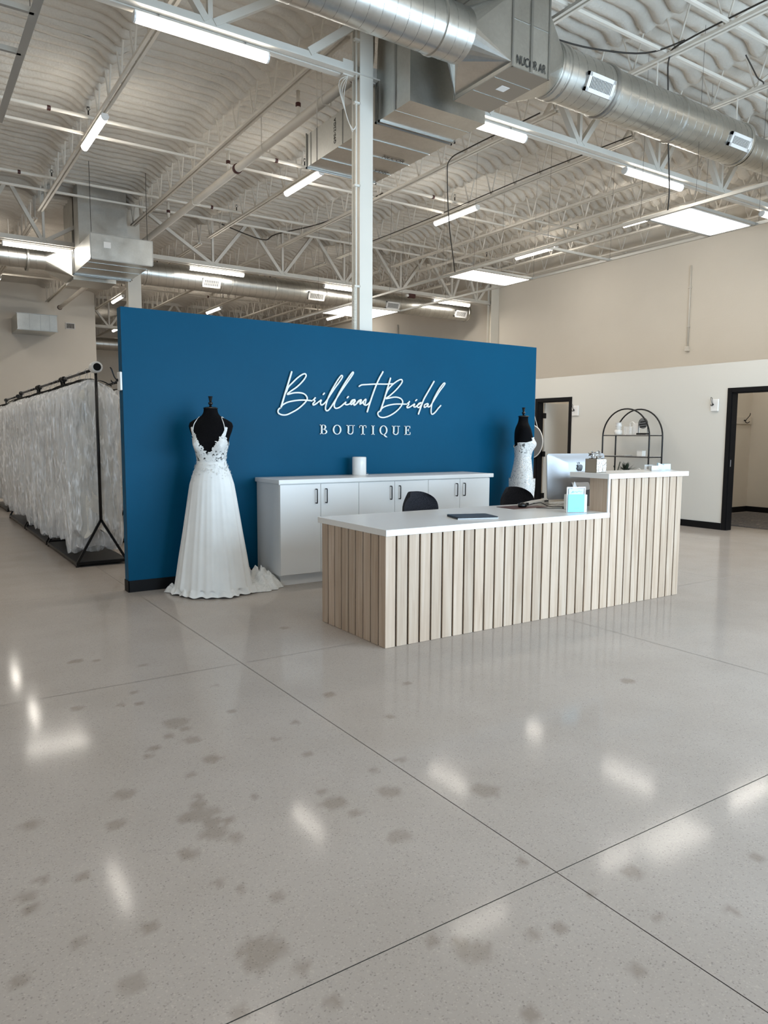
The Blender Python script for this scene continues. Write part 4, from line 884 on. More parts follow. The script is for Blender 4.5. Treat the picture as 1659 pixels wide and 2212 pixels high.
MB().cbox(XS-.018, XS+.0, DYF+.013, DYF+.19, ZL+.04, ZHi, .001).build('end_panel', 'slat', dk, label='oak side of the raised counter')
MB().cbox(XS-.0185, XS+.006, DYF+.0, DYF+.0125, ZL+.04, ZHi, .001).build('edge_strip', 'white', dk, label='white edge strip')
MB().box(DX1-.02, DX1, DYF+.013, DYF+.19, 0, ZHi).build('end_panel', 'slat', dk)
MB().cbox(4.632, 5.668, 3.792, 4.195, ZHi, 1.0835, .0015).build('raised_countertop', 'white', dk)
ZT = .7745; ZTT = 1.0835

# things on the desk
lp = thing('laptop', 'closed dark laptop lying near the middle of the white desk', 'laptop', (3.51, 4.11, ZT), math.radians(-18))
MB().cbox(-.158, .158, -.115, .115, .001, .009, .003).build('laptop_base', 'laptop', lp, world=False)
MB().cbox(-.158, .158, -.115, .115, .0095, .0165, .003).build('laptop_lid', 'laptop', lp, world=False)
MB().box(-.158, .158, -.1152, -.1146, .0015, .0085).build('edge', 'alu', lp, world=False, label='light metal edge')
mp_ = MB().cbox(4.21, 4.60, 4.40, 4.62, ZT, ZT+.004, .002).build('desk_pad', 'leather'); tag(mp_, 'reddish brown leather desk pad under the black scanner', 'desk pad')
ms = thing('barcode_scanner', 'black handheld scanner lying on the brown desk pad', 'scanner', (4.37, 4.47, ZT+.004))
MB().lathe([(.0, 0), (.036, .002), (.044, .012), (.040, .028), (.026, .04), (.0, .044)], (4.37, 4.47, ZT+.004), 20, sx=1.0, sy=.8).build('body', 'plastic_black', ms, smooth=True)
MB().box(4.375, 4.425, 4.452, 4.485, ZT+.02, ZT+.042).build('head', 'plastic_black', ms)
MB().tube(catmull([(4.41, 4.46, ZT+.018), (4.46, 4.42, ZT+.035), (4.52, 4.40, ZT+.04), (4.57, 4.37, ZT+.012), (4.66, 4.34, ZT+.007), (4.76, 4.31, ZT+.007)], 5), .004, 6).build('cord', 'plastic_black', ms)
cp = thing('card_reader', 'cream card terminal lying on the desk right of the scanner', 'card terminal', (4.58, 4.56, ZT))
MB().prism([(4.435, ZT), (4.435, ZT+.018), (4.60, ZT+.042), (4.735, ZT+.05), (4.735, ZT)], 'y', 4.52, 4.60).build('body', 'cream_plastic', cp)
MB().box(4.68, 4.73, 4.5185, 4.52, ZT+.033, ZT+.044).build('slot', 'plastic_black', cp); MB().box(4.545, 4.565, 4.5185, 4.52, ZT+.022, ZT+.028).build('button', 'plastic_black', cp)
kb = thing('keyboard', 'slim white keyboard in front of the computer', 'keyboard', (4.92, 4.55, ZT))
MB().cbox(4.765, 5.2, 4.46, 4.58, ZT, ZT+.012, .003).build('keyboard_base', 'cream_plastic', kb)
for r_ in range(4):
    for k in range(12): MB().cbox(4.785+k*.033, 4.812+k*.033, 4.473+r_*.025, 4.493+r_*.025, ZT+.012, ZT+.0155, .001).build('key', 'white', kb)
cb = thing('usb_plug', 'small black plug on a cord lying behind the tissue box', 'cable', (4.52, 4.13, ZT)); MB().cbox(4.60, 4.65, 4.22, 4.24, ZT, ZT+.013, .003).build('plug', 'plastic_black', cb); MB().tube(catmull([(4.6, 4.23, ZT+.006), (4.5, 4.28, ZT+.005), (4.42, 4.36, ZT+.005)], 4), .003, 5).build('cord', 'plastic_black', cb)
# computer (seen from behind)
im = thing('desktop_computer', 'silver all-in-one computer seen from the back, facing the chairs', 'computer', (4.98, 4.42, ZT), math.radians(-7))
sx_, sz0, sz1 = .325, .055, .452; tilt = .055
def ip(x, z, y=0): return (x, y-(z-sz0)*tilt*-1-.0, z)
b = MB(); n = 16; cor = [(-sx_+.015, sz0), (sx_-.015, sz0), (sx_, sz0+.015), (sx_, sz1-.015), (sx_-.015, sz1), (-sx_+.015, sz1), (-sx_, sz1-.015), (-sx_, sz0+.015)]
front = [(u, .012+(w-sz0)*tilt, w) for u, w in cor]; edge = [(u, .004+(w-sz0)*tilt, w) for u, w in cor]
mid = [(u*.72, -.018+(w-sz0)*tilt, sz0+.04+(w-sz0)*.82) for u, w in cor]; inn = [(u*.38, -.034+(w-sz0)*tilt, sz0+.09+(w-sz0)*.58) for u, w in cor]
fs = [tuple(range(7, -1, -1))]
for r_ in range(3):
    for i in range(8): j = (i+1) % 8; fs.append((r_*8+i, r_*8+j, r_*8+8+j, r_*8+8+i))
fs.append(tuple(range(24, 32)))
b.add(front+edge+mid+inn, fs).build('screen_shell', 'alu', im, world=False, smooth=True, angle=45)
MB().add([(-.31, .0135+.02*tilt, .07), (.31, .0135+.02*tilt, .07), (.31, .0135+.38*tilt, .437), (-.31, .0135+.38*tilt, .437)], [(0, 3, 2, 1)]).build('display', 'plastic_black', im, world=False)
st = MB(); st.bar((0, -.03, .20), (0, -.075, .13), .19, .006).bar((0, -.075, .13), (0, -.10, .0045), .19, .006).bar((0, -.10, .004), (0, .08, .004), .19, .006)
st.build('stand', 'alu', im, world=False)
ap = [(0, -.030), (.010, -.034), (.022, -.028), (.031, -.012), (.033, -.004), (.023, .004), (.022, .014), (.030, .022), (.020, .030), (.008, .029), (0, .026), (-.010, .030), (-.022, .028), (-.032, .018), (-.034, .002), (-.029, -.018), (-.020, -.031), (-.010, -.034)]
az = .330; yy_ = -.0395+(az-.04-sz0)*tilt
lg = MB().prism([(-u*.9, az+w*.9) for u, w in ap], 'y', yy_-.001, yy_+.006); lg.prism([(-.002, az+.030), (-.012, az+.040), (-.013, az+.050), (-.004, az+.043)], 'y', yy_-.001, yy_+.006)
lg.build('fruit_emblem', 'plastic_black', im, world=False, label='black fruit shaped emblem with a bite and a leaf')
MB().cbox(-.16, -.12, -.034, -.014, .085, .097, .002).tube(catmull([(-.13, -.03, .09), (-.10, -.05, .07), (-.09, -.07, .02), (-.10, -.10, .008)], 4), .003, 5).build('power_plug', 'plastic_black', im, world=False)
# tissue box, acrylic sign
tb = thing('tissue_box', 'white tissue box with a tissue peaking out, behind the cyan sign', 'tissue box', (4.60, 4.13, ZT))
MB().cbox(4.575, 4.69, 4.09, 4.20, ZT, ZT+.125, .003).build('box', 'ceramic', tb)
b = MB(); q_ = [(4.59, 4.13, ZT+.124), (4.665, 4.11, ZT+.124), (4.66, 4.16, ZT+.124), (4.60, 4.16, ZT+.124), (4.61, 4.135, ZT+.195), (4.63, 4.14, ZT+.235), (4.65, 4.135, ZT+.195)]
b.add(q_, [(0, 1, 6, 4), (4, 6, 5), (1, 2, 6), (2, 3, 4, 6), (3, 0, 4)]).build('tissue', 'tissue', tb)
sn = thing('counter_sign', 'upright acrylic stand holding a cyan card, beside the raised counter', 'sign', (4.452, 3.955, ZT), math.radians(-20))
MB().cbox(-.082, .082, .004, .007, .0, .205, .001).build('acrylic_back', 'acrylic', sn, world=False); MB().cbox(-.085, .085, -.022, .022, 0, .004, .001).build('acrylic_foot', 'acrylic', sn, world=False)
f_ = MB()
for q in ((-.084, -.078, 0, .2), (.070, .076, .0, .2), (-.084, .076, .196, .202)): f_.box(q[0], q[1], .000, .009, q[2], q[3])
f_.build('white_edge', 'ceramic', sn, world=False)
MB().box(-.068, .058, -.001, .002, .10, .188).build('logo_card', 'pale_blue', sn, world=False, label='pale blue card with handwritten script')
MB().tube(catmull([(-.05, -.002, .155), (-.03, -.002, .172), (-.035, -.002, .158), (-.01, -.002, .168), (0, -.002, .160), (.02, -.002, .172), (.03, -.002, .165), (.045, -.002, .168)], 5), .0013, 4).build('script_mark', 'cyan_dark', sn, world=False)
MB().box(-.076, .066, -.008, -.005, .006, .145).build('cyan_card', 'cyan', sn, world=False, label='bright cyan card')
for k in range(3): MB().box(-.018+k*.014, -.012+k*.014, -.0088, -.008, .034, .037).build('printed_dot', 'cyan_dark', sn, world=False)
MB().box(.066, .09, -.004, -.001, .004, .142).build('spare_card', 'ceramic', sn, world=False)
gb = thing('sanitiser_bottle', 'clear pump bottle standing beside the oak end of the raised counter', 'bottle', (4.80, 4.24, ZT))
MB().lathe([(.0, .002), (.026, .002), (.028, .01), (.028, .115), (.018, .135), (.010, .14), (.010, .15)], (4.78, 4.24, ZT), 20).build('bottle_body', 'gel', gb, smooth=True, angle=50)
MB().lathe([(.012, .148), (.012, .16), (.005, .162), (.005, .178), (.009, .18), (.009, .186), (0, .187)], (4.78, 4.24, ZT), 14).box(4.752, 4.785, 4.236, 4.244, ZT+.179, ZT+.186).build('pump', 'ceramic', gb); MB().lathe([(.029, 0), (.029, .012)], (4.78, 4.24, ZT), 20).build('dark_base', 'plastic_black', gb)
# on the raised counter
sb = thing('gift_box', 'small silver box stuffed with crinkled mirror foil on the raised counter', 'box', (4.752, 4.03, ZTT), math.radians(4))
bx0 = MB(); 
for q in ((-.064, .064, -.055, -.052), (-.064, .064, .052, .055), (-.064, -.061, -.055, .055), (.061, .064, -.055, .055)): bx0.box(*q, 0, .112)
bx0.box(-.064, .064, -.055, .055, 0, .003).build('box_wall', 'foilbox', sb, world=False)
MB().box(-.058, .063, -.0562, -.0552, .005, .108).build('mirror_side', 'chrome', sb, world=False, label='mirror bright front')
for k in range(60):
    a = random.uniform(-.056, .06); c = random.uniform(-.05, .05); z = random.uniform(.10, .165); s_ = random.uniform(.008, .02); an = random.uniform(0, PI)
    p = Vector((a, c, z)); u = Vector((math.cos(an), math.sin(an), random.uniform(-.8, .8)))*s_; v = Vector((-math.sin(an)*.4, math.cos(an)*.4, random.uniform(.4, 1)))*s_
    MB().add([p-u, p-v*.6, p+u, p+v], [(0, 1, 2), (0, 2, 3)]).build('foil_shred', 'chrome', sb, world=False)
ch = thing('card_holder', 'clear holder with pale blue business cards at the far end of the raised counter', 'card holder', (5.58, 4.02, ZTT))
MB().cbox(5.42, 5.72, 3.985, 4.06, ZTT, ZTT+.004, .001).box(5.42, 5.56, 3.985, 3.988, ZTT, ZTT+.03).box(5.42, 5.72, 4.057, 4.06, ZTT, ZTT+.05).build('holder', 'acrylic', ch)
for k in range(5): MB().box(5.435, 5.545, 3.995+k*.006, 3.998+k*.006, ZTT+.004, ZTT+.042).build('card', 'ceramic', ch)
for k in range(6): MB().bar((5.565+.02*k*.3, 3.99+k*.007, ZTT+.004), (5.58+.02*k*.3, 4.0+k*.007, ZTT+.052), .003, .10, up=(1, 0, 0)).build('card', 'pale_blue', ch)
MB().cbox(5.60, 5.70, 3.995, 4.03, ZTT+.004, ZTT+.055, .002).build('card_stack', 'pale_blue', ch)

# ================================================================== CHAIRS
def chair(lab, x, y, rz):
    t = thing('office_chair', lab, 'chair', (x, y, 0), rz, 'charcoal chairs behind the desk')
    nx, nz = 15, 15; b = MB(); F1, F2 = [], []
    for j in range(nz):
        w_ = j/(nz-1)
        for i in range(nx):
            u = 2*i/(nx-1)-1
            # rounded-top backrest: squircle mapping
            hw = .205*(1-.10*(1-w_)) * (1-max(0, (w_-.55)/.45)**2.6*.42)
            z = .52+.385*w_-.035*(max(0, w_-.5)*2)**2*abs(u)**3
            X = u*hw; Y = .02+.075*u*u*-1+.03*w_
            F1.append((X, Y, z)); F2.append((X*.97, Y+.045*(1-.35*abs(u)**4), z-.004*w_))
    vs_ = F1+F2; fs = []; o = nx*nz
    for j in range(nz-1):
        for i in range(nx-1):
            a = j*nx+i; fs.append((a, a+1, a+nx+1, a+nx)); fs.append((o+a, o+a+nx, o+a+nx+1, o+a+1))
    per = [i for i in range(nx)]+[j*nx+nx-1 for j in range(1, nz)]+[(nz-1)*nx+i for i in range(nx-2, -1, -1)]+[j*nx for j in range(nz-2, 0, -1)]
    for k in range(len(per)): a, c = per[k], per[(k+1) % len(per)]; fs.append((a, o+a, o+c, c))
    b.add(vs_, fs).build('backrest', 'chair_cloth', t, world=False, smooth=True, angle=60)
    MB().lathe([(.0, .44), (.20, .44), (.235, .455), (.24, .48), (.225, .50), (.15, .512), (0, .512)], (0, -.20, 0), 28, sx=1, sy=.95).build('seat', 'chair_cloth', t, world=False, smooth=True)
    MB().bar((0, .05, .50), (0, .075, .58), .06, .02).bar((0, -.16, .435), (0, .06, .47), .07, .016).bar((0, .06, .465), (0, .068, .60), .07, .014).build('back_bracket', 'plastic_black', t, world=False)
    MB().lathe([(.03, .08), (.03, .25), (.018, .26), (.018, .44)], (0, -.20, 0), 14).build('gas_lift', 'plastic_black', t, world=False, smooth=True, angle=40)
    for k in range(5):
        a = 2*PI*k/5+.3; e = Vector((math.cos(a)*.27, math.sin(a)*.27-.20, .06))
        l = MB().bar((0, -.20, .10), e, .045, .022).build('leg', 'plastic_black', t, world=False)
        MB().lathe([(.0, -.018), (.026, -.018), (.03, -.01), (.03, .01), (.026, .018), (0, .018)], (e.x, e.y, .0305), 14, axis='x').build('castor', 'plastic_black', l, world=False, smooth=True, angle=40)
    return t
chair('charcoal office chair behind the middle of the desk', 3.655, 4.975, math.radians(6)); chair('charcoal office chair nearer the computer, by the sequinned dress', 4.80, 5.0, math.radians(-4))

# ================================================================== ARCHED SHELF
sh = thing('arched_shelf', 'tall black double-arch wire shelf against the white partition', 'shelf', (9.97, 7.72, 0))
YA, YB_, XF, XB = 7.272, 8.182, 9.80, 10.13
def arch(x):
    cy = (YA+YB_)/2; r = (YB_-YA)/2; zc = 1.832-r; pts = [(x, YA, 0), (x, YA, zc)]+[(x, cy-r*math.cos(a), zc+r*math.sin(a)) for a in np.linspace(0, PI, 22)[1:-1]]+[(x, YB_, zc), (x, YB_, 0)]
    return MB().tube(pts, .0125, 8).build('arch_frame', 'black_metal', sh, smooth=True)
arch(XF); arch(XB)
SZ = (1.405, 1.062, .72, .38, .08)
for z in SZ:
    q = MB(); q.tube([(XF, YA, z), (XF, YB_, z)], .009, 6).tube([(XB, YA, z), (XB, YB_, z)], .009, 6).tube([(XF, YA, z), (XB, YA, z)], .009, 6).tube([(XF, YB_, z), (XB, YB_, z)], .009, 6).build('shelf_rail', 'black_metal', sh)
    MB().box(XF+.005, XB-.005, YA+.01, YB_-.01, z+.006, z+.012).build('shelf_board', 'acrylic', sh)
zt = SZ[0]+.0125
vz = thing('vase', 'white bulbous stacked vase at the left of the top shelf', 'vase', (9.95, 8.0, zt))
MB().lathe([(.0, 0), (.055, 0), (.068, .02), (.068, .06), (.045, .085), (.038, .09), (.05, .098), (.05, .11), (.038, .118), (.05, .13), (.055, .155), (.045, .185), (.05, .195), (.058, .20), (.045, .203), (.03, .203)], (9.95, 7.99, zt), 28).build('vase_body', 'ceramic', vz, smooth=True, angle=60)
ab = thing('acrylic_cube', 'clear block with small flowers on the top shelf, left of the white frame', 'ornament', (9.95, 7.8, zt)); MB().cbox(9.92, 9.98, 7.745, 7.86, zt, zt+.135, .002).build('cube', 'acrylic', ab)
q = MB(); 
for k in range(14): 
    p = (9.95+random.uniform(-.015, .015), 7.77+random.uniform(-.015, .015), zt+.02+k*.008); q.lathe([(.0, -.006), (.007, 0), (0, .006)], p, 6)
q.build('petal', 'ceramic', ab)
wr = thing('white_ring_ornament', 'small white ring ornament behind the clear block', 'ornament', (10.04, 7.80, zt)); MB().tube([(10.04, 7.79+.042*math.cos(a), zt+.165+.042*math.sin(a)) for a in np.linspace(0, 2*PI, 19)[:-1]], .010, 6, closed=True).cbox(10.02, 10.06, 7.77, 7.81, zt, zt+.125, .003).build('ring', 'ceramic', wr, smooth=True, angle=40)
fr = thing('picture_frame', 'thin white frame leaning on the top shelf', 'frame', (10.0, 7.68, zt)); MB().cbox(9.995, 10.01, 7.62, 7.74, zt, zt+.185, .003).build('frame_board', 'ceramic', fr); MB().box(9.993, 9.995, 7.63, 7.73, zt+.01, zt+.175).build('print', 'pale_blue' if False else 'white', fr)
dd = thing('striped_disc', 'round black and grey striped disc on a black arch stand, right of the top shelf', 'ornament', (9.93, 7.5, zt))
MB().cbox(9.90, 9.97, 7.405, 7.60, zt, zt+.028, .003).build('stand_base', 'black_metal', dd)
MB().tube([(9.935, 7.415, zt+.02), (9.935, 7.415, zt+.18)]+[(9.935, 7.50-.085*math.cos(a), zt+.18+.085*math.sin(a)) for a in np.linspace(0, PI, 12)[1:-1]]+[(9.935, 7.585, zt+.18), (9.935, 7.585, zt+.02)], .005, 6).build('stand_arch', 'black_metal', dd)
MB().lathe([(0, -.006), (.078, -.006), (.078, .006), (0, .006)], (9.935, 7.50, zt+.175), 30, axis='x').build('disc', 'mirror_grey', dd)
for z0, z1, hw in ((.045, .035, .05), (.005, -.006, .07), (-.03, -.045, .06)): MB().add([(9.9285, 7.50+hw, zt+.175+z1), (9.9285, 7.50-hw, zt+.175+z0), (9.9285, 7.50-hw, zt+.175+z0-.016), (9.9285, 7.50+hw, zt+.175+z1-.018)], [(0, 1, 2, 3)]).build('stripe', 'black', dd)
zm = SZ[1]+.0125
wb = thing('white_box', 'small plain white box on the second shelf at the right', 'box', (9.95, 7.52, zm)); MB().cbox(9.90, 9.99, 7.47, 7.57, zm, zm+.08, .003).build('box', 'ceramic', wb); MB().cbox(9.898, 9.992, 7.468, 7.572, zm+.08, zm+.088, .002).build('lid', 'ceramic', wb)
dsh = MB().lathe([(.0, 0), (.05, .0), (.085, .012), (.088, .016), (.05, .006), (0, .006)], (9.95, 7.80, zm), 24, cap=False).build('shallow_dish', 'ceramic', smooth=True); tag(dsh, 'shallow white dish on the second shelf', 'dish')
zl = SZ[2]+.0125
pt = thing('potted_fern', 'dark green bushy plant on the third shelf behind the raised counter', 'plant', (9.95, 7.8, zl))
MB().lathe([(0, 0), (.04, 0), (.055, .09), (.05, .092), (0, .085)], (9.95, 7.80, zl), 18).build('pot', 'ceramic', pt, smooth=True, angle=40)
for k in range(70):
    a = random.uniform(0, 2*PI); el = random.uniform(.15, 1.4); L_ = random.uniform(.08, .19); p = Vector((9.95, 7.80, zl+.085)); d = Vector((math.cos(a)*math.cos(el), math.sin(a)*math.cos(el), math.sin(el)))
    e = p+d*L_; s_ = d.cross(Vector((0, 0, 1))).normalized()*.012; m_ = p+d*L_*.6
    MB().add([p, m_-s_, e, m_+s_, m_+Vector((0, 0, .004))], [(0, 1, 4), (1, 2, 4), (2, 3, 4), (3, 0, 4)]).build('leaf', 'leaf', pt)
sk = thing('twig_sticks', 'pair of dark crossed sticks left of the plant', 'ornament', (9.95, 8.02, zl)); MB().tube([(9.95, 8.0, zl), (9.95, 7.93, zl+.24)], .008, 6).build('stick', 'leaf', sk); MB().tube([(9.96, 7.99, zl), (9.96, 8.07, zl+.17)], .006, 6).build('stick', 'leaf', sk)
for k, y in enumerate((7.56, 7.43)):
    q = thing('loop_ornament', 'white looped ornament on the third shelf, %s the plant' % ('just right of' if k == 0 else 'farther right of'), 'ornament', (9.95, y, zl)); MB().tube([(9.95, y+.045, zl), (9.95, y+.045, zl+.09)]+[(9.95, y+.045*math.cos(a), zl+.09+.05*math.sin(a)) for a in np.linspace(0, PI, 9)[1:-1]]+[(9.95, y-.045, zl+.09), (9.95, y-.045, zl)], .010, 7).build('loop', 'ceramic', q, smooth=True)
# ================================================================== MANNEQUINS AND GOWNS
TZ = [.55, .70, .80, .90, .98, 1.06, 1.135, 1.20, 1.26, 1.31, 1.36, 1.41, 1.45, 1.48, 1.505, 1.53, 1.56, 1.60]
TW = [.150, .172, .180, .178, .163, .138, .118, .124, .136, .148, .160, .180, .190, .180, .140, .085, .062, .056]
TF = [.095, .105, .112, .110, .104, .096, .088, .096, .108, .112, .104, .094, .082, .070, .060, .054, .052, .052]
TB = [.095, .118, .128, .120, .104, .088, .080, .082, .086, .090, .092, .090, .084, .076, .068, .060, .054, .052]
def torso(th, z, off=0.0):
    w = np.interp(z, TZ, TW)+off; f = np.interp(z, TZ, TF)+off; bk = np.interp(z, TZ, TB)+off
    s, c = math.sin(th), math.cos(th)      # th = 0 faces -y (front)
    e = .86; X = w*math.copysign(abs(s)**e, s); d = f if c > 0 else bk; Y = -d*math.copysign(abs(c)**e, c)
    for a0 in (-.62, .62):
        g = math.exp(-((th-a0)/.42)**2-((z-1.285)/.058)**2)*.040; X += g*math.sin(a0)*.9; Y -= g*math.cos(a0)
    return X, Y
def torso_mesh(z0, z1, nz, nt=72, off=0.0, keep=None):
    b = MB(); zs = np.linspace(z0, z1, nz); ths = np.linspace(-PI, PI, nt+1)[:-1]
    for z in zs:
        for t in ths: x, y = torso(t, z, off); b.v.append((x, y, z))
    for j in range(nz-1):
        for i in range(nt):
            i2 = (i+1) % nt; tc = (ths[i]+PI/nt); zc = (zs[j]+zs[j+1])/2
            if keep is None or keep(tc, zc): b.f.append((j*nt+i, j*nt+i2, (j+1)*nt+i2, (j+1)*nt+i))
    return b
def mannequin(lab, x, y, rz, zoff=0.0):
    t = thing('mannequin', lab, 'mannequin', (x, y, 0), rz)
    b = torso_mesh(.55, 1.60, 70, 64); nt = 64; b.f.append(tuple(range(nt-1, -1, -1))); b.f.append(tuple(69*nt+i for i in range(nt)))
    b.build('torso', 'black_cloth', t, world=False, smooth=True, angle=70)
    MB().lathe([(.0, 1.60), (.058, 1.60), (.064, 1.598), (.060, 1.606), (.045, 1.612), (.020, 1.614), (0, 1.614)], (0, 0, 0), 24, cap=False).build('neck_cap', 'plastic_black', t, world=False, smooth=True)
    MB().lathe([(.010, 1.612), (.014, 1.62), (.008, 1.626), (.017, 1.634), (.021, 1.643), (.017, 1.652), (.009, 1.657), (.011, 1.662), (.016, 1.69), (.021, 1.703), (.0, 1.704)], (0, 0, 0), 18).build('finial', 'plastic_black', t, world=False, smooth=True, angle=60)
    MB().tube([(0, 0, .02), (0, 0, .56)], .016, 10).build('pole', 'plastic_black', t, world=False)
    MB().lathe([(0, 0), (.15, 0), (.15, .012), (.03, .022), (0, .022)], (0, 0, 0), 28).build('foot_plate', 'plastic_black', t, world=False)
    return t
def leaf_on(b, th, z, L_, w, an, off=.0075):
    # a lace petal lying on the torso surface
    x, y = torso(th, z, off); x2, y2 = torso(th+.01, z, off); u = Vector((x2-x, y2-y, 0)).normalized(); v = Vector((0, 0, 1)); nn = u.cross(v)*-1
    def P(a, c): 
        q = u*a+v*c; tz = z+q.z; tt = th+(a/.14); X, Y = torso(tt, tz, off); return (X, Y, tz)
    ca, sa = math.cos(an), math.sin(an); R_2 = lambda a, c: P(a*ca-c*sa, a*sa+c*ca)
    pts = [R_2(0, 0), R_2(L_*.3, w*.8), R_2(L_*.6, w), R_2(L_*.88, w*.5), R_2(L_, 0), R_2(L_*.88, -w*.5), R_2(L_*.6, -w), R_2(L_*.3, -w*.8)]
    n = len(b.v); b.v += pts; b.f.append(tuple(range(n, n+8)))
# ---- gown one: A-line with lace bodice
m1 = mannequin('black dress form with a turned finial, wearing the lace bodice gown left of the cabinet', 2.255, 6.10, math.radians(-34))
g1 = thing('wedding_gown', 'white A-line wedding gown with a plunging lace bodice, on the form left of the cabinet', 'dress', (2.255, 6.10, 0), math.radians(-34))
def neck(th):
    a = abs(th)
    if a < .12: return 1.222
    if a < .74: return 1.222+(a-.12)/.62*.155
    if a < .80: return 1.377
    if a < 1.5: return 1.377-(a-.80)/.7*.085
    return 1.292-(min(a, 3.0)-1.5)*.05
torso_mesh(1.125, 1.45, 60, 150, .005, lambda t, z: z < neck(t)-.01*vnoise(t*14, z*0, 5)).build('bodice', 'lace', g1, world=False, smooth=True)
b = MB(); torso_mesh(1.235, 1.345, 26, 120, .0062, lambda t, z: z < neck(t)-.012 and .20 < abs(t) < 1.35 and ((abs(t)-.66)/.58)**2+((z-1.288)/.055)**2 < 1).build('bust_lining', 'lace_solid', g1, world=False, smooth=True)
b = MB()
for k in range(430):
    th = random.gauss(0, .95); z = random.uniform(1.13, 1.40)
    if abs(th) > 2.9 or z > neck(th)-.004: continue
    if z < 1.235 and random.random() < .55: continue
    leaf_on(b, th, z, random.uniform(.018, .036), random.uniform(.0045, .0085), random.uniform(0, 2*PI))
for s in (-1, 1):
    for k in range(30):
        u = k/29; th = s*(.10+.66*u); leaf_on(b, th, neck(th)-.008, random.uniform(.018, .028), .006, (PI/2 if s > 0 else PI/2)+random.uniform(-.9, .9), .009)
    for k in range(16):
        u = k/15; leaf_on(b, s*(.80+.02*u), 1.355+.075*u, .026*(1-.4*u), .0065, PI/2+s*(1 if k % 2 else -1)*.7, .008)
b.build('lace_leaves', 'lace_solid', g1, world=False, kind='stuff')
for s in (-1, 1):
    pts = [(*torso(s*.80, 1.40, .006), 1.40), (*torso(s*.70, 1.44, .006), 1.44), (*torso(s*.66, 1.475, .006), 1.475), (s*.098, -.022, 1.522), (s*.100, .02, 1.523), (*torso(s*2.45, 1.475, .006), 1.475), (*torso(s*2.4, 1.40, .006), 1.40), (*torso(s*2.1, 1.32, .006), 1.32), (*torso(s*1.8, 1.29, .006), 1.29)]
    MB().tube(catmull(pts, 3), .0035, 6).build('strap', 'lace_solid', g1, world=False, smooth=True)
SKZ = [1.14, 1.09, 1.04, .95, .87, .72, .52, .32, .15, .045, .012]
SKR = [.124, .142, .163, .190, .203, .226, .256, .288, .312, .330, .352]
def skirt(parent, m_, zs, rs, amp, seed, squash=.86, nt=220, ntz=70, flow=None, name='skirt', spread=.0):
    b = MB(); Z = list(np.interp(np.linspace(0, 1, ntz), np.linspace(0, 1, len(zs)), zs)); top = zs[0]; rr = random.Random(seed)
    modes = [(n, rr.uniform(0, 2*PI), rr.uniform(.5, 1)) for n in (5, 8, 9, 13, 14, 19, 23, 31)]
    for z in Z:
        r = np.interp(-z, [-q for q in zs], rs); u = min(1, (top-z)/top)
        for i in range(nt):
            th = 2*PI*i/nt; f = sum(a*math.sin(n*th+p+.6*math.sin(2.1*z+n))/(n**.55) for n, p, a in modes)
            ff = f if f > 0 else f*.6
            rad = r*(1+amp*u**.8*ff)
            zz = z
            if z < .05: rad *= 1+.05*math.sin(7*th+seed)+.03*math.sin(17*th); zz = z*(1+.4*math.sin(23*th+seed))+.001
            x, y = rad*math.sin(th), -rad*math.cos(th)*squash
            if flow: x, y = flow(x, y, z, th)
            b.v.append((x, y, max(.004, zz)))
    for j in range(ntz-1):
        for i in range(nt):
            i2 = (i+1) % nt; b.f.append((j*nt+i, (j+1)*nt+i, (j+1)*nt+i2, j*nt+i2))
    return b.build(name, m_, parent, world=False, smooth=True)
def fl1(x, y, z, th):
    u = max(0, 1-z/1.14); return x+.0*u, y-.02*u
skirt(g1, 'satin', SKZ, SKR, .085, 4, .84, flow=fl1)
torso_mesh(1.115, 1.15, 5, 90, .0085).build('waistband', 'lace_solid', g1, world=False, smooth=True)
b = MB(); 
for k in range(150):
    th = random.uniform(-1.7, 1.7); z = 1.125-abs(random.gauss(0, .06)); r = np.interp(-z, [-q for q in SKZ], SKR)+.006; L_ = random.uniform(.012, .026); an = random.uniform(0, 2*PI)
    p = Vector((r*math.sin(th), -r*math.cos(th)*.84-.005, z)); u = Vector((math.cos(th), math.sin(th)*.84, 0)).normalized(); v = Vector((0, 0, 1)); d = u*math.cos(an)+v*math.sin(an); w_ = (v*math.cos(an)-u*math.sin(an))*L_*.25
    b.add([p, p+d*L_*.5+w_, p+d*L_, p+d*L_*.5-w_], [(0, 1, 2, 3)])
b.build('waist_lace', 'lace_solid', g1, world=False, kind='stuff')
def heap(parent, c, rx, ry, h, m_, seed, name='train', rz=0, world=True):
    n = 64; b = MB(); rings = 26
    for j in range(rings):
        u = j/(rings-1)
        for i in range(n):
            th = 2*PI*i/n; e = 1+.13*math.sin(3*th+seed)+.08*math.sin(7*th+2*seed)
            r = u*e; x, y = r*rx*math.cos(th), r*ry*math.sin(th)
            w1 = vnoise(x*26+seed*7, y*26, seed)+.6*vnoise(x*55, y*55+3, seed+1); fold = abs(math.sin(x*34+5*vnoise(x*9, y*9, seed+2)*3+y*14))
            z = h*max(0, 1-u**2.2)*(.35+.5*w1)+.028*fold*(1-u**5)+.004
            ca, sa = math.cos(rz), math.sin(rz); b.v.append((c[0]+x*ca-y*sa, c[1]+x*sa+y*ca, float(z)))
    for j in range(rings-1):
        for i in range(n): i2 = (i+1) % n; b.f.append((j*n+i, (j+1)*n+i, (j+1)*n+i2, j*n+i2))
    return b.build(name, m_, parent, world=world, smooth=True)
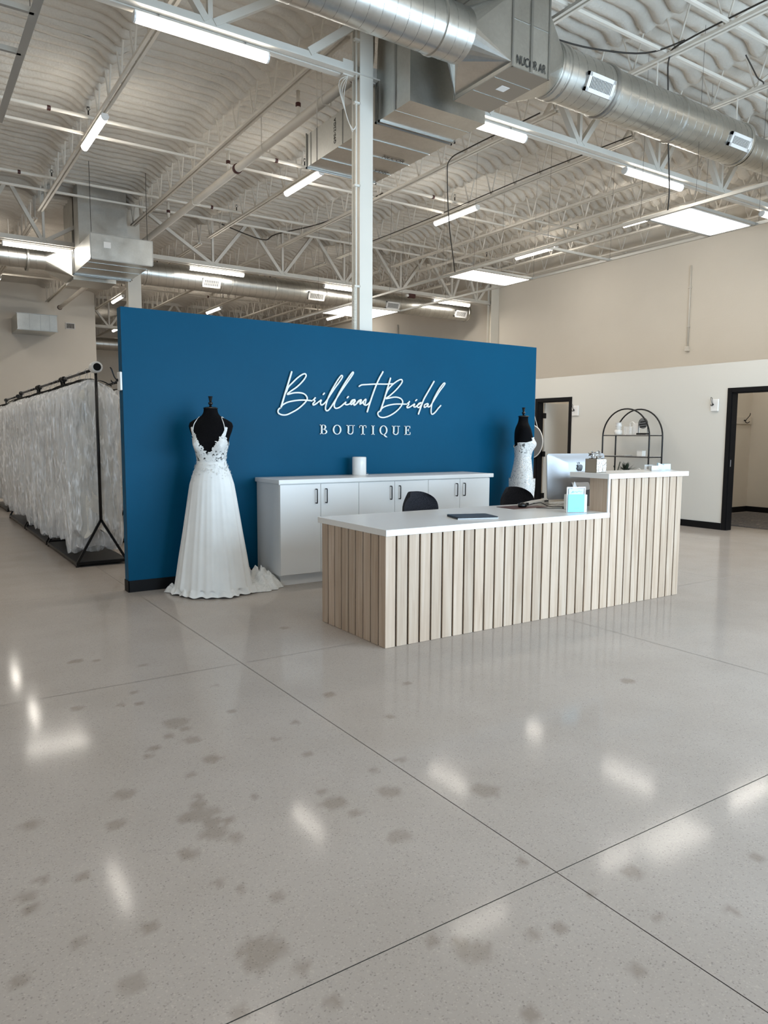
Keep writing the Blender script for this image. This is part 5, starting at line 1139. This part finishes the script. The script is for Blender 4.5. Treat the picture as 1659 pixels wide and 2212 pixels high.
# train pieces: local frame of the gown is turned, so place in world and undo the turn
def world_child(o, par):
    o.matrix_parent_inverse = Matrix.Identity(4); o.rotation_euler = (0, 0, -par.rotation_euler[2])
for c, rx, ry, h, sd, rz in (((2.675, 6.10), .145, .26, .17, 3, .35), ((2.60, 5.86+.09), .13, .11, .05, 5, .2), ((1.99, 6.29), .12, .085, .055, 8, -.9), ((2.62, 6.33), .15, .09, .18, 11, 0)):
    # children of a turned parent: rotate the heap centre into the local frame
    a = -g1.rotation_euler[2]; dx, dy = c[0]-2.255, c[1]-6.10; lc = (dx*math.cos(a)-dy*math.sin(a), dx*math.sin(a)+dy*math.cos(a))
    heap(g1, lc, rx, ry, h, 'lace_solid', sd, rz=rz+a, world=False)
# ---- gown two: sequinned mermaid, strapless
m2 = mannequin('black dress form wearing the sequinned gown at the right end of the blue wall', 5.945, 6.10, math.radians(57))
g2 = thing('wedding_gown', 'strapless sequinned mermaid wedding gown on the form behind the right-hand chair', 'dress', (5.945, 6.10, 0), math.radians(57))
def neck2(th):
    a = abs(th); return 1.345+.02*math.cos(2*(a-.6)) if a < 1.0 else 1.345-.02-(a-1.0)*.035
torso_mesh(.86, 1.40, 60, 120, .008, lambda t, z: z < neck2(t) and not (z > 1.17 and (-2.35 < t < -1.35) and (1.18 < z < 1.30) and (abs((t*9) % 2-1) > .12))).build('bodice', 'sequin', g2, world=False, smooth=True)
b = MB(); tt = [(*torso(th, neck2(th), .011), neck2(th)) for th in np.linspace(-PI, PI, 60)]; b.tube(tt, .004, 5); b.build('neckline_trim', 'lace_solid', g2, world=False)
torso_mesh(1.16, 1.31, 14, 90, .0075, lambda t, z: -2.5 < t < -1.2).build('illusion_panel', 'lace', g2, world=False, smooth=True)
def fl2(x, y, z, th):
    u = max(0, (.78-z)/.78); w_ = (.5+.5*math.cos(th-PI)); return x-.26*u*w_, y+.24*u*w_
skirt(g2, 'sequin', [.90, .80, .72, .62, .50, .36, .2, .05, .012], [.186, .184, .176, .166, .172, .20, .23, .255, .27], .05, 9, .80, flow=fl2)

# ================================================================== GARMENT RACKS AND BAGGED GOWNS
def rack(lab, x, y0, y1, w=.25, zr=2.045, cap_first=False):
    t = thing('garment_rack', lab, 'clothes rack', (x, (y0+y1)/2, 0), group='black rolling garment racks')
    for y in (y0, y1):
        p = MB().tube([(x, y, .48), (x, y, zr-.01)], .0165, 10).build('upright', 'black_metal', t, smooth=True)
        for s in (-1, 1): MB().bar((x, y, .485), (x+s*w, y, .045), .024, .024, up=(0, 1, 0)).build('splayed_leg', 'black_metal', t)
        MB().lathe([(.0, -.03), (.032, -.03), (.036, -.02), (.036, .02), (.032, .03), (0, .03)], (x, y, zr), 16, axis='y').build('rail_clamp', 'black_metal', t, smooth=True, angle=40)
    MB().tube([(x, y0-.02, zr), (x, y1+.02, zr)], .015, 10).build('hanging_rail', 'black_metal', t, smooth=True)
    for s in (-1, 1):
        MB().bar((x+s*w, y0-.02, .035), (x+s*w, y1+.02, .035), .03, .03).build('base_rail', 'black_metal', t)
        for y in (y0, y1): MB().lathe([(0, 0), (.018, 0), (.02, .01), (.012, .02)], (x+s*w, y, 0), 10).build('foot', 'black_metal', t)
    for y in (y0, y1): MB().bar((x-w, y, .035), (x+w, y, .035), .026, .026).build('end_bar', 'black_metal', t)
    MB().box(x-w+.012, x+w-.012, y0, y1, .046, .052).build('base_tray', 'black_metal', t)
    if cap_first:
        MB().lathe([(.0, -.075), (.026, -.075), (.054, -.072), (.058, -.06), (.058, .04), (.0, .04)], (x-.008, y0-.03, zr+.012), 24, axis='y').build('rail_end_cap', 'white', t, smooth=True, angle=40, label='white rubber cap on the rail end')
        MB().lathe([(0, -.079), (.038, -.079), (.038, -.074), (0, -.074)], (x-.008, y0-.03, zr+.012), 24, axis='y').build('cap_hole', 'black', t)
    return t
RK = [(1.735, 7.99, 9.72, 'nearest black garment rack beside the left end of the blue wall'), (1.735, 9.86, 11.58, 'second black garment rack in the row left of the blue wall'), (1.735, 11.72, 13.42, 'third black garment rack in the row left of the blue wall'), (1.82, 14.5, 16.2, 'farthest black garment rack at the left edge of the photo'), (2.40, 9.55, 11.3, 'black garment rack in the second row, half hidden by the blue wall')]
for k, (x, a, b_, lab) in enumerate(RK): rack(lab, x, a, b_, .245, 2.045, k == 0)
def bag_proto(seed):
    t = thing('bagged_gown', 'x', 'garment', (0, 0, 0))
    rr = random.Random(seed); W_, Hh, zt_ = .27, 1.80, -.105
    # gown inside
    b = MB(); nt, nz = 40, 34
    for j in range(nz):
        u = j/(nz-1); z = -.17-1.60*u; hw = np.interp(u, [0, .06, .16, .30, .42, .7, 1], [.05, .14, .155, .125, .16, .225, .215]); hd = np.interp(u, [0, .06, .3, .5, .8, 1], [.02, .035, .04, .055, .085, .08])
        for i in range(nt):
            th = 2*PI*i/nt; f = 1+.10*u*math.sin(7*th+seed)+.07*u*math.sin(11*th+2*seed+3*u)+.05*u*math.sin(17*th)
            b.v.append((hw*f*math.cos(th), hd*f*math.sin(th), z+(.05*math.sin(5*th+seed) if j == nz-1 else 0)))
    for j in range(nz-1):
        for i in range(nt): i2 = (i+1) % nt; b.f.append((j*nt+i, (j+1)*nt+i, (j+1)*nt+i2, j*nt+i2))
    b.f.append(tuple((nz-1)*nt+i for i in range(nt))); b.build('gown', 'gown', t, world=False, smooth=True)
    # clear bag around it
    b = MB(); nt, nz = 72, 90
    for j in range(nz):
        u = j/(nz-1); z = zt_-1.80*u; hw = np.interp(u, [0, .015, .045, .09, .3, .8, .97, 1], [.03, .09, .20, .255, .262, .270, .262, .25]); hd = np.interp(u, [0, .03, .1, .3, .6, .9, .985, 1], [.012, .022, .045, .062, .085, .090, .05, .028])
        for i in range(nt):
            th = 2*PI*i/nt; c, s = math.cos(th), math.sin(th); X = hw*math.copysign(abs(c)**.75, c); Y = hd*math.copysign(abs(s)**.8, s)
            wv_ = (vnoise(th*5+seed*9, u*7, seed)-.5)*.030+(vnoise(th*12+seed, u*20, seed+1)-.5)*.020+(vnoise(th*22, u*5, seed+2)-.5)*.022+.010*math.sin(9*th+5*u+seed)
            k_ = min(1, u*14); X += c*wv_*k_*1.0; Y += s*wv_*k_*1.2
            if j >= nz-2: z2 = z-.035*abs(math.sin(4*th+seed))
            else: z2 = z
            b.v.append((X, Y, float(z2)))
    for j in range(nz-1):
        for i in range(nt): i2 = (i+1) % nt; b.f.append((j*nt+i, (j+1)*nt+i, (j+1)*nt+i2, j*nt+i2))
    b.build('plastic_cover', 'plastic', t, world=False, smooth=True)
    b = MB(); b.tube(catmull([(.0, 0, -.10), (0, 0, -.045), (.018, 0, -.02), (.022, 0, .0), (.012, 0, .018), (-.004, 0, .0215), (-.018, 0, .010), (-.02, 0, -.004)], 4), .0022, 5)
    b.build('hanger_hook', 'alu', t, world=False)
    MB().tube(catmull([(-.21, 0, -.165), (-.12, 0, -.118), (0, 0, -.098), (.12, 0, -.118), (.21, 0, -.165)], 4), [.006]*17 if False else .007, 6).build('hanger', 'plastic_black', t, world=False)
    return t
PR = [bag_proto(s) for s in (3, 8, 14, 21)]
for p in PR: CH[p.name] = list(p.children)
used = [False]*4; bi = 0
for k, (x, a, b_, lab) in enumerate(RK):
    n = [9, 8, 8, 7, 6][k]
    for i in range(n):
        q = (bi*7+i*3) % 4; src = PR[q]
        o = src if not used[q] else copy_tree(src); used[q] = True
        y = a+.15+(b_-a-.29)*(i+random.uniform(-.22, .22)*(0 < i < n-1))/(n-1); o.location = (x+random.uniform(-.022, .022), y, 2.045); o.rotation_euler = (0, 0, random.uniform(-.06, .06)+(PI if bi % 2 else 0)); o.scale = (1, random.uniform(.82, 1.2), random.uniform(.94, 1.005))
        if k == 0 and i == 0: L2 = 'wedding gown in a crumpled clear bag, first on the nearest rack behind its forked end'
        else: L2 = 'bagged wedding gown, %s from the front on the %s' % (ord_[i], ['nearest rack', 'second rack', 'third rack', 'farthest rack', 'half-hidden rack'][k])
        tag(o, L2, 'garment', 'bagged wedding gowns on the racks'); bi += 1
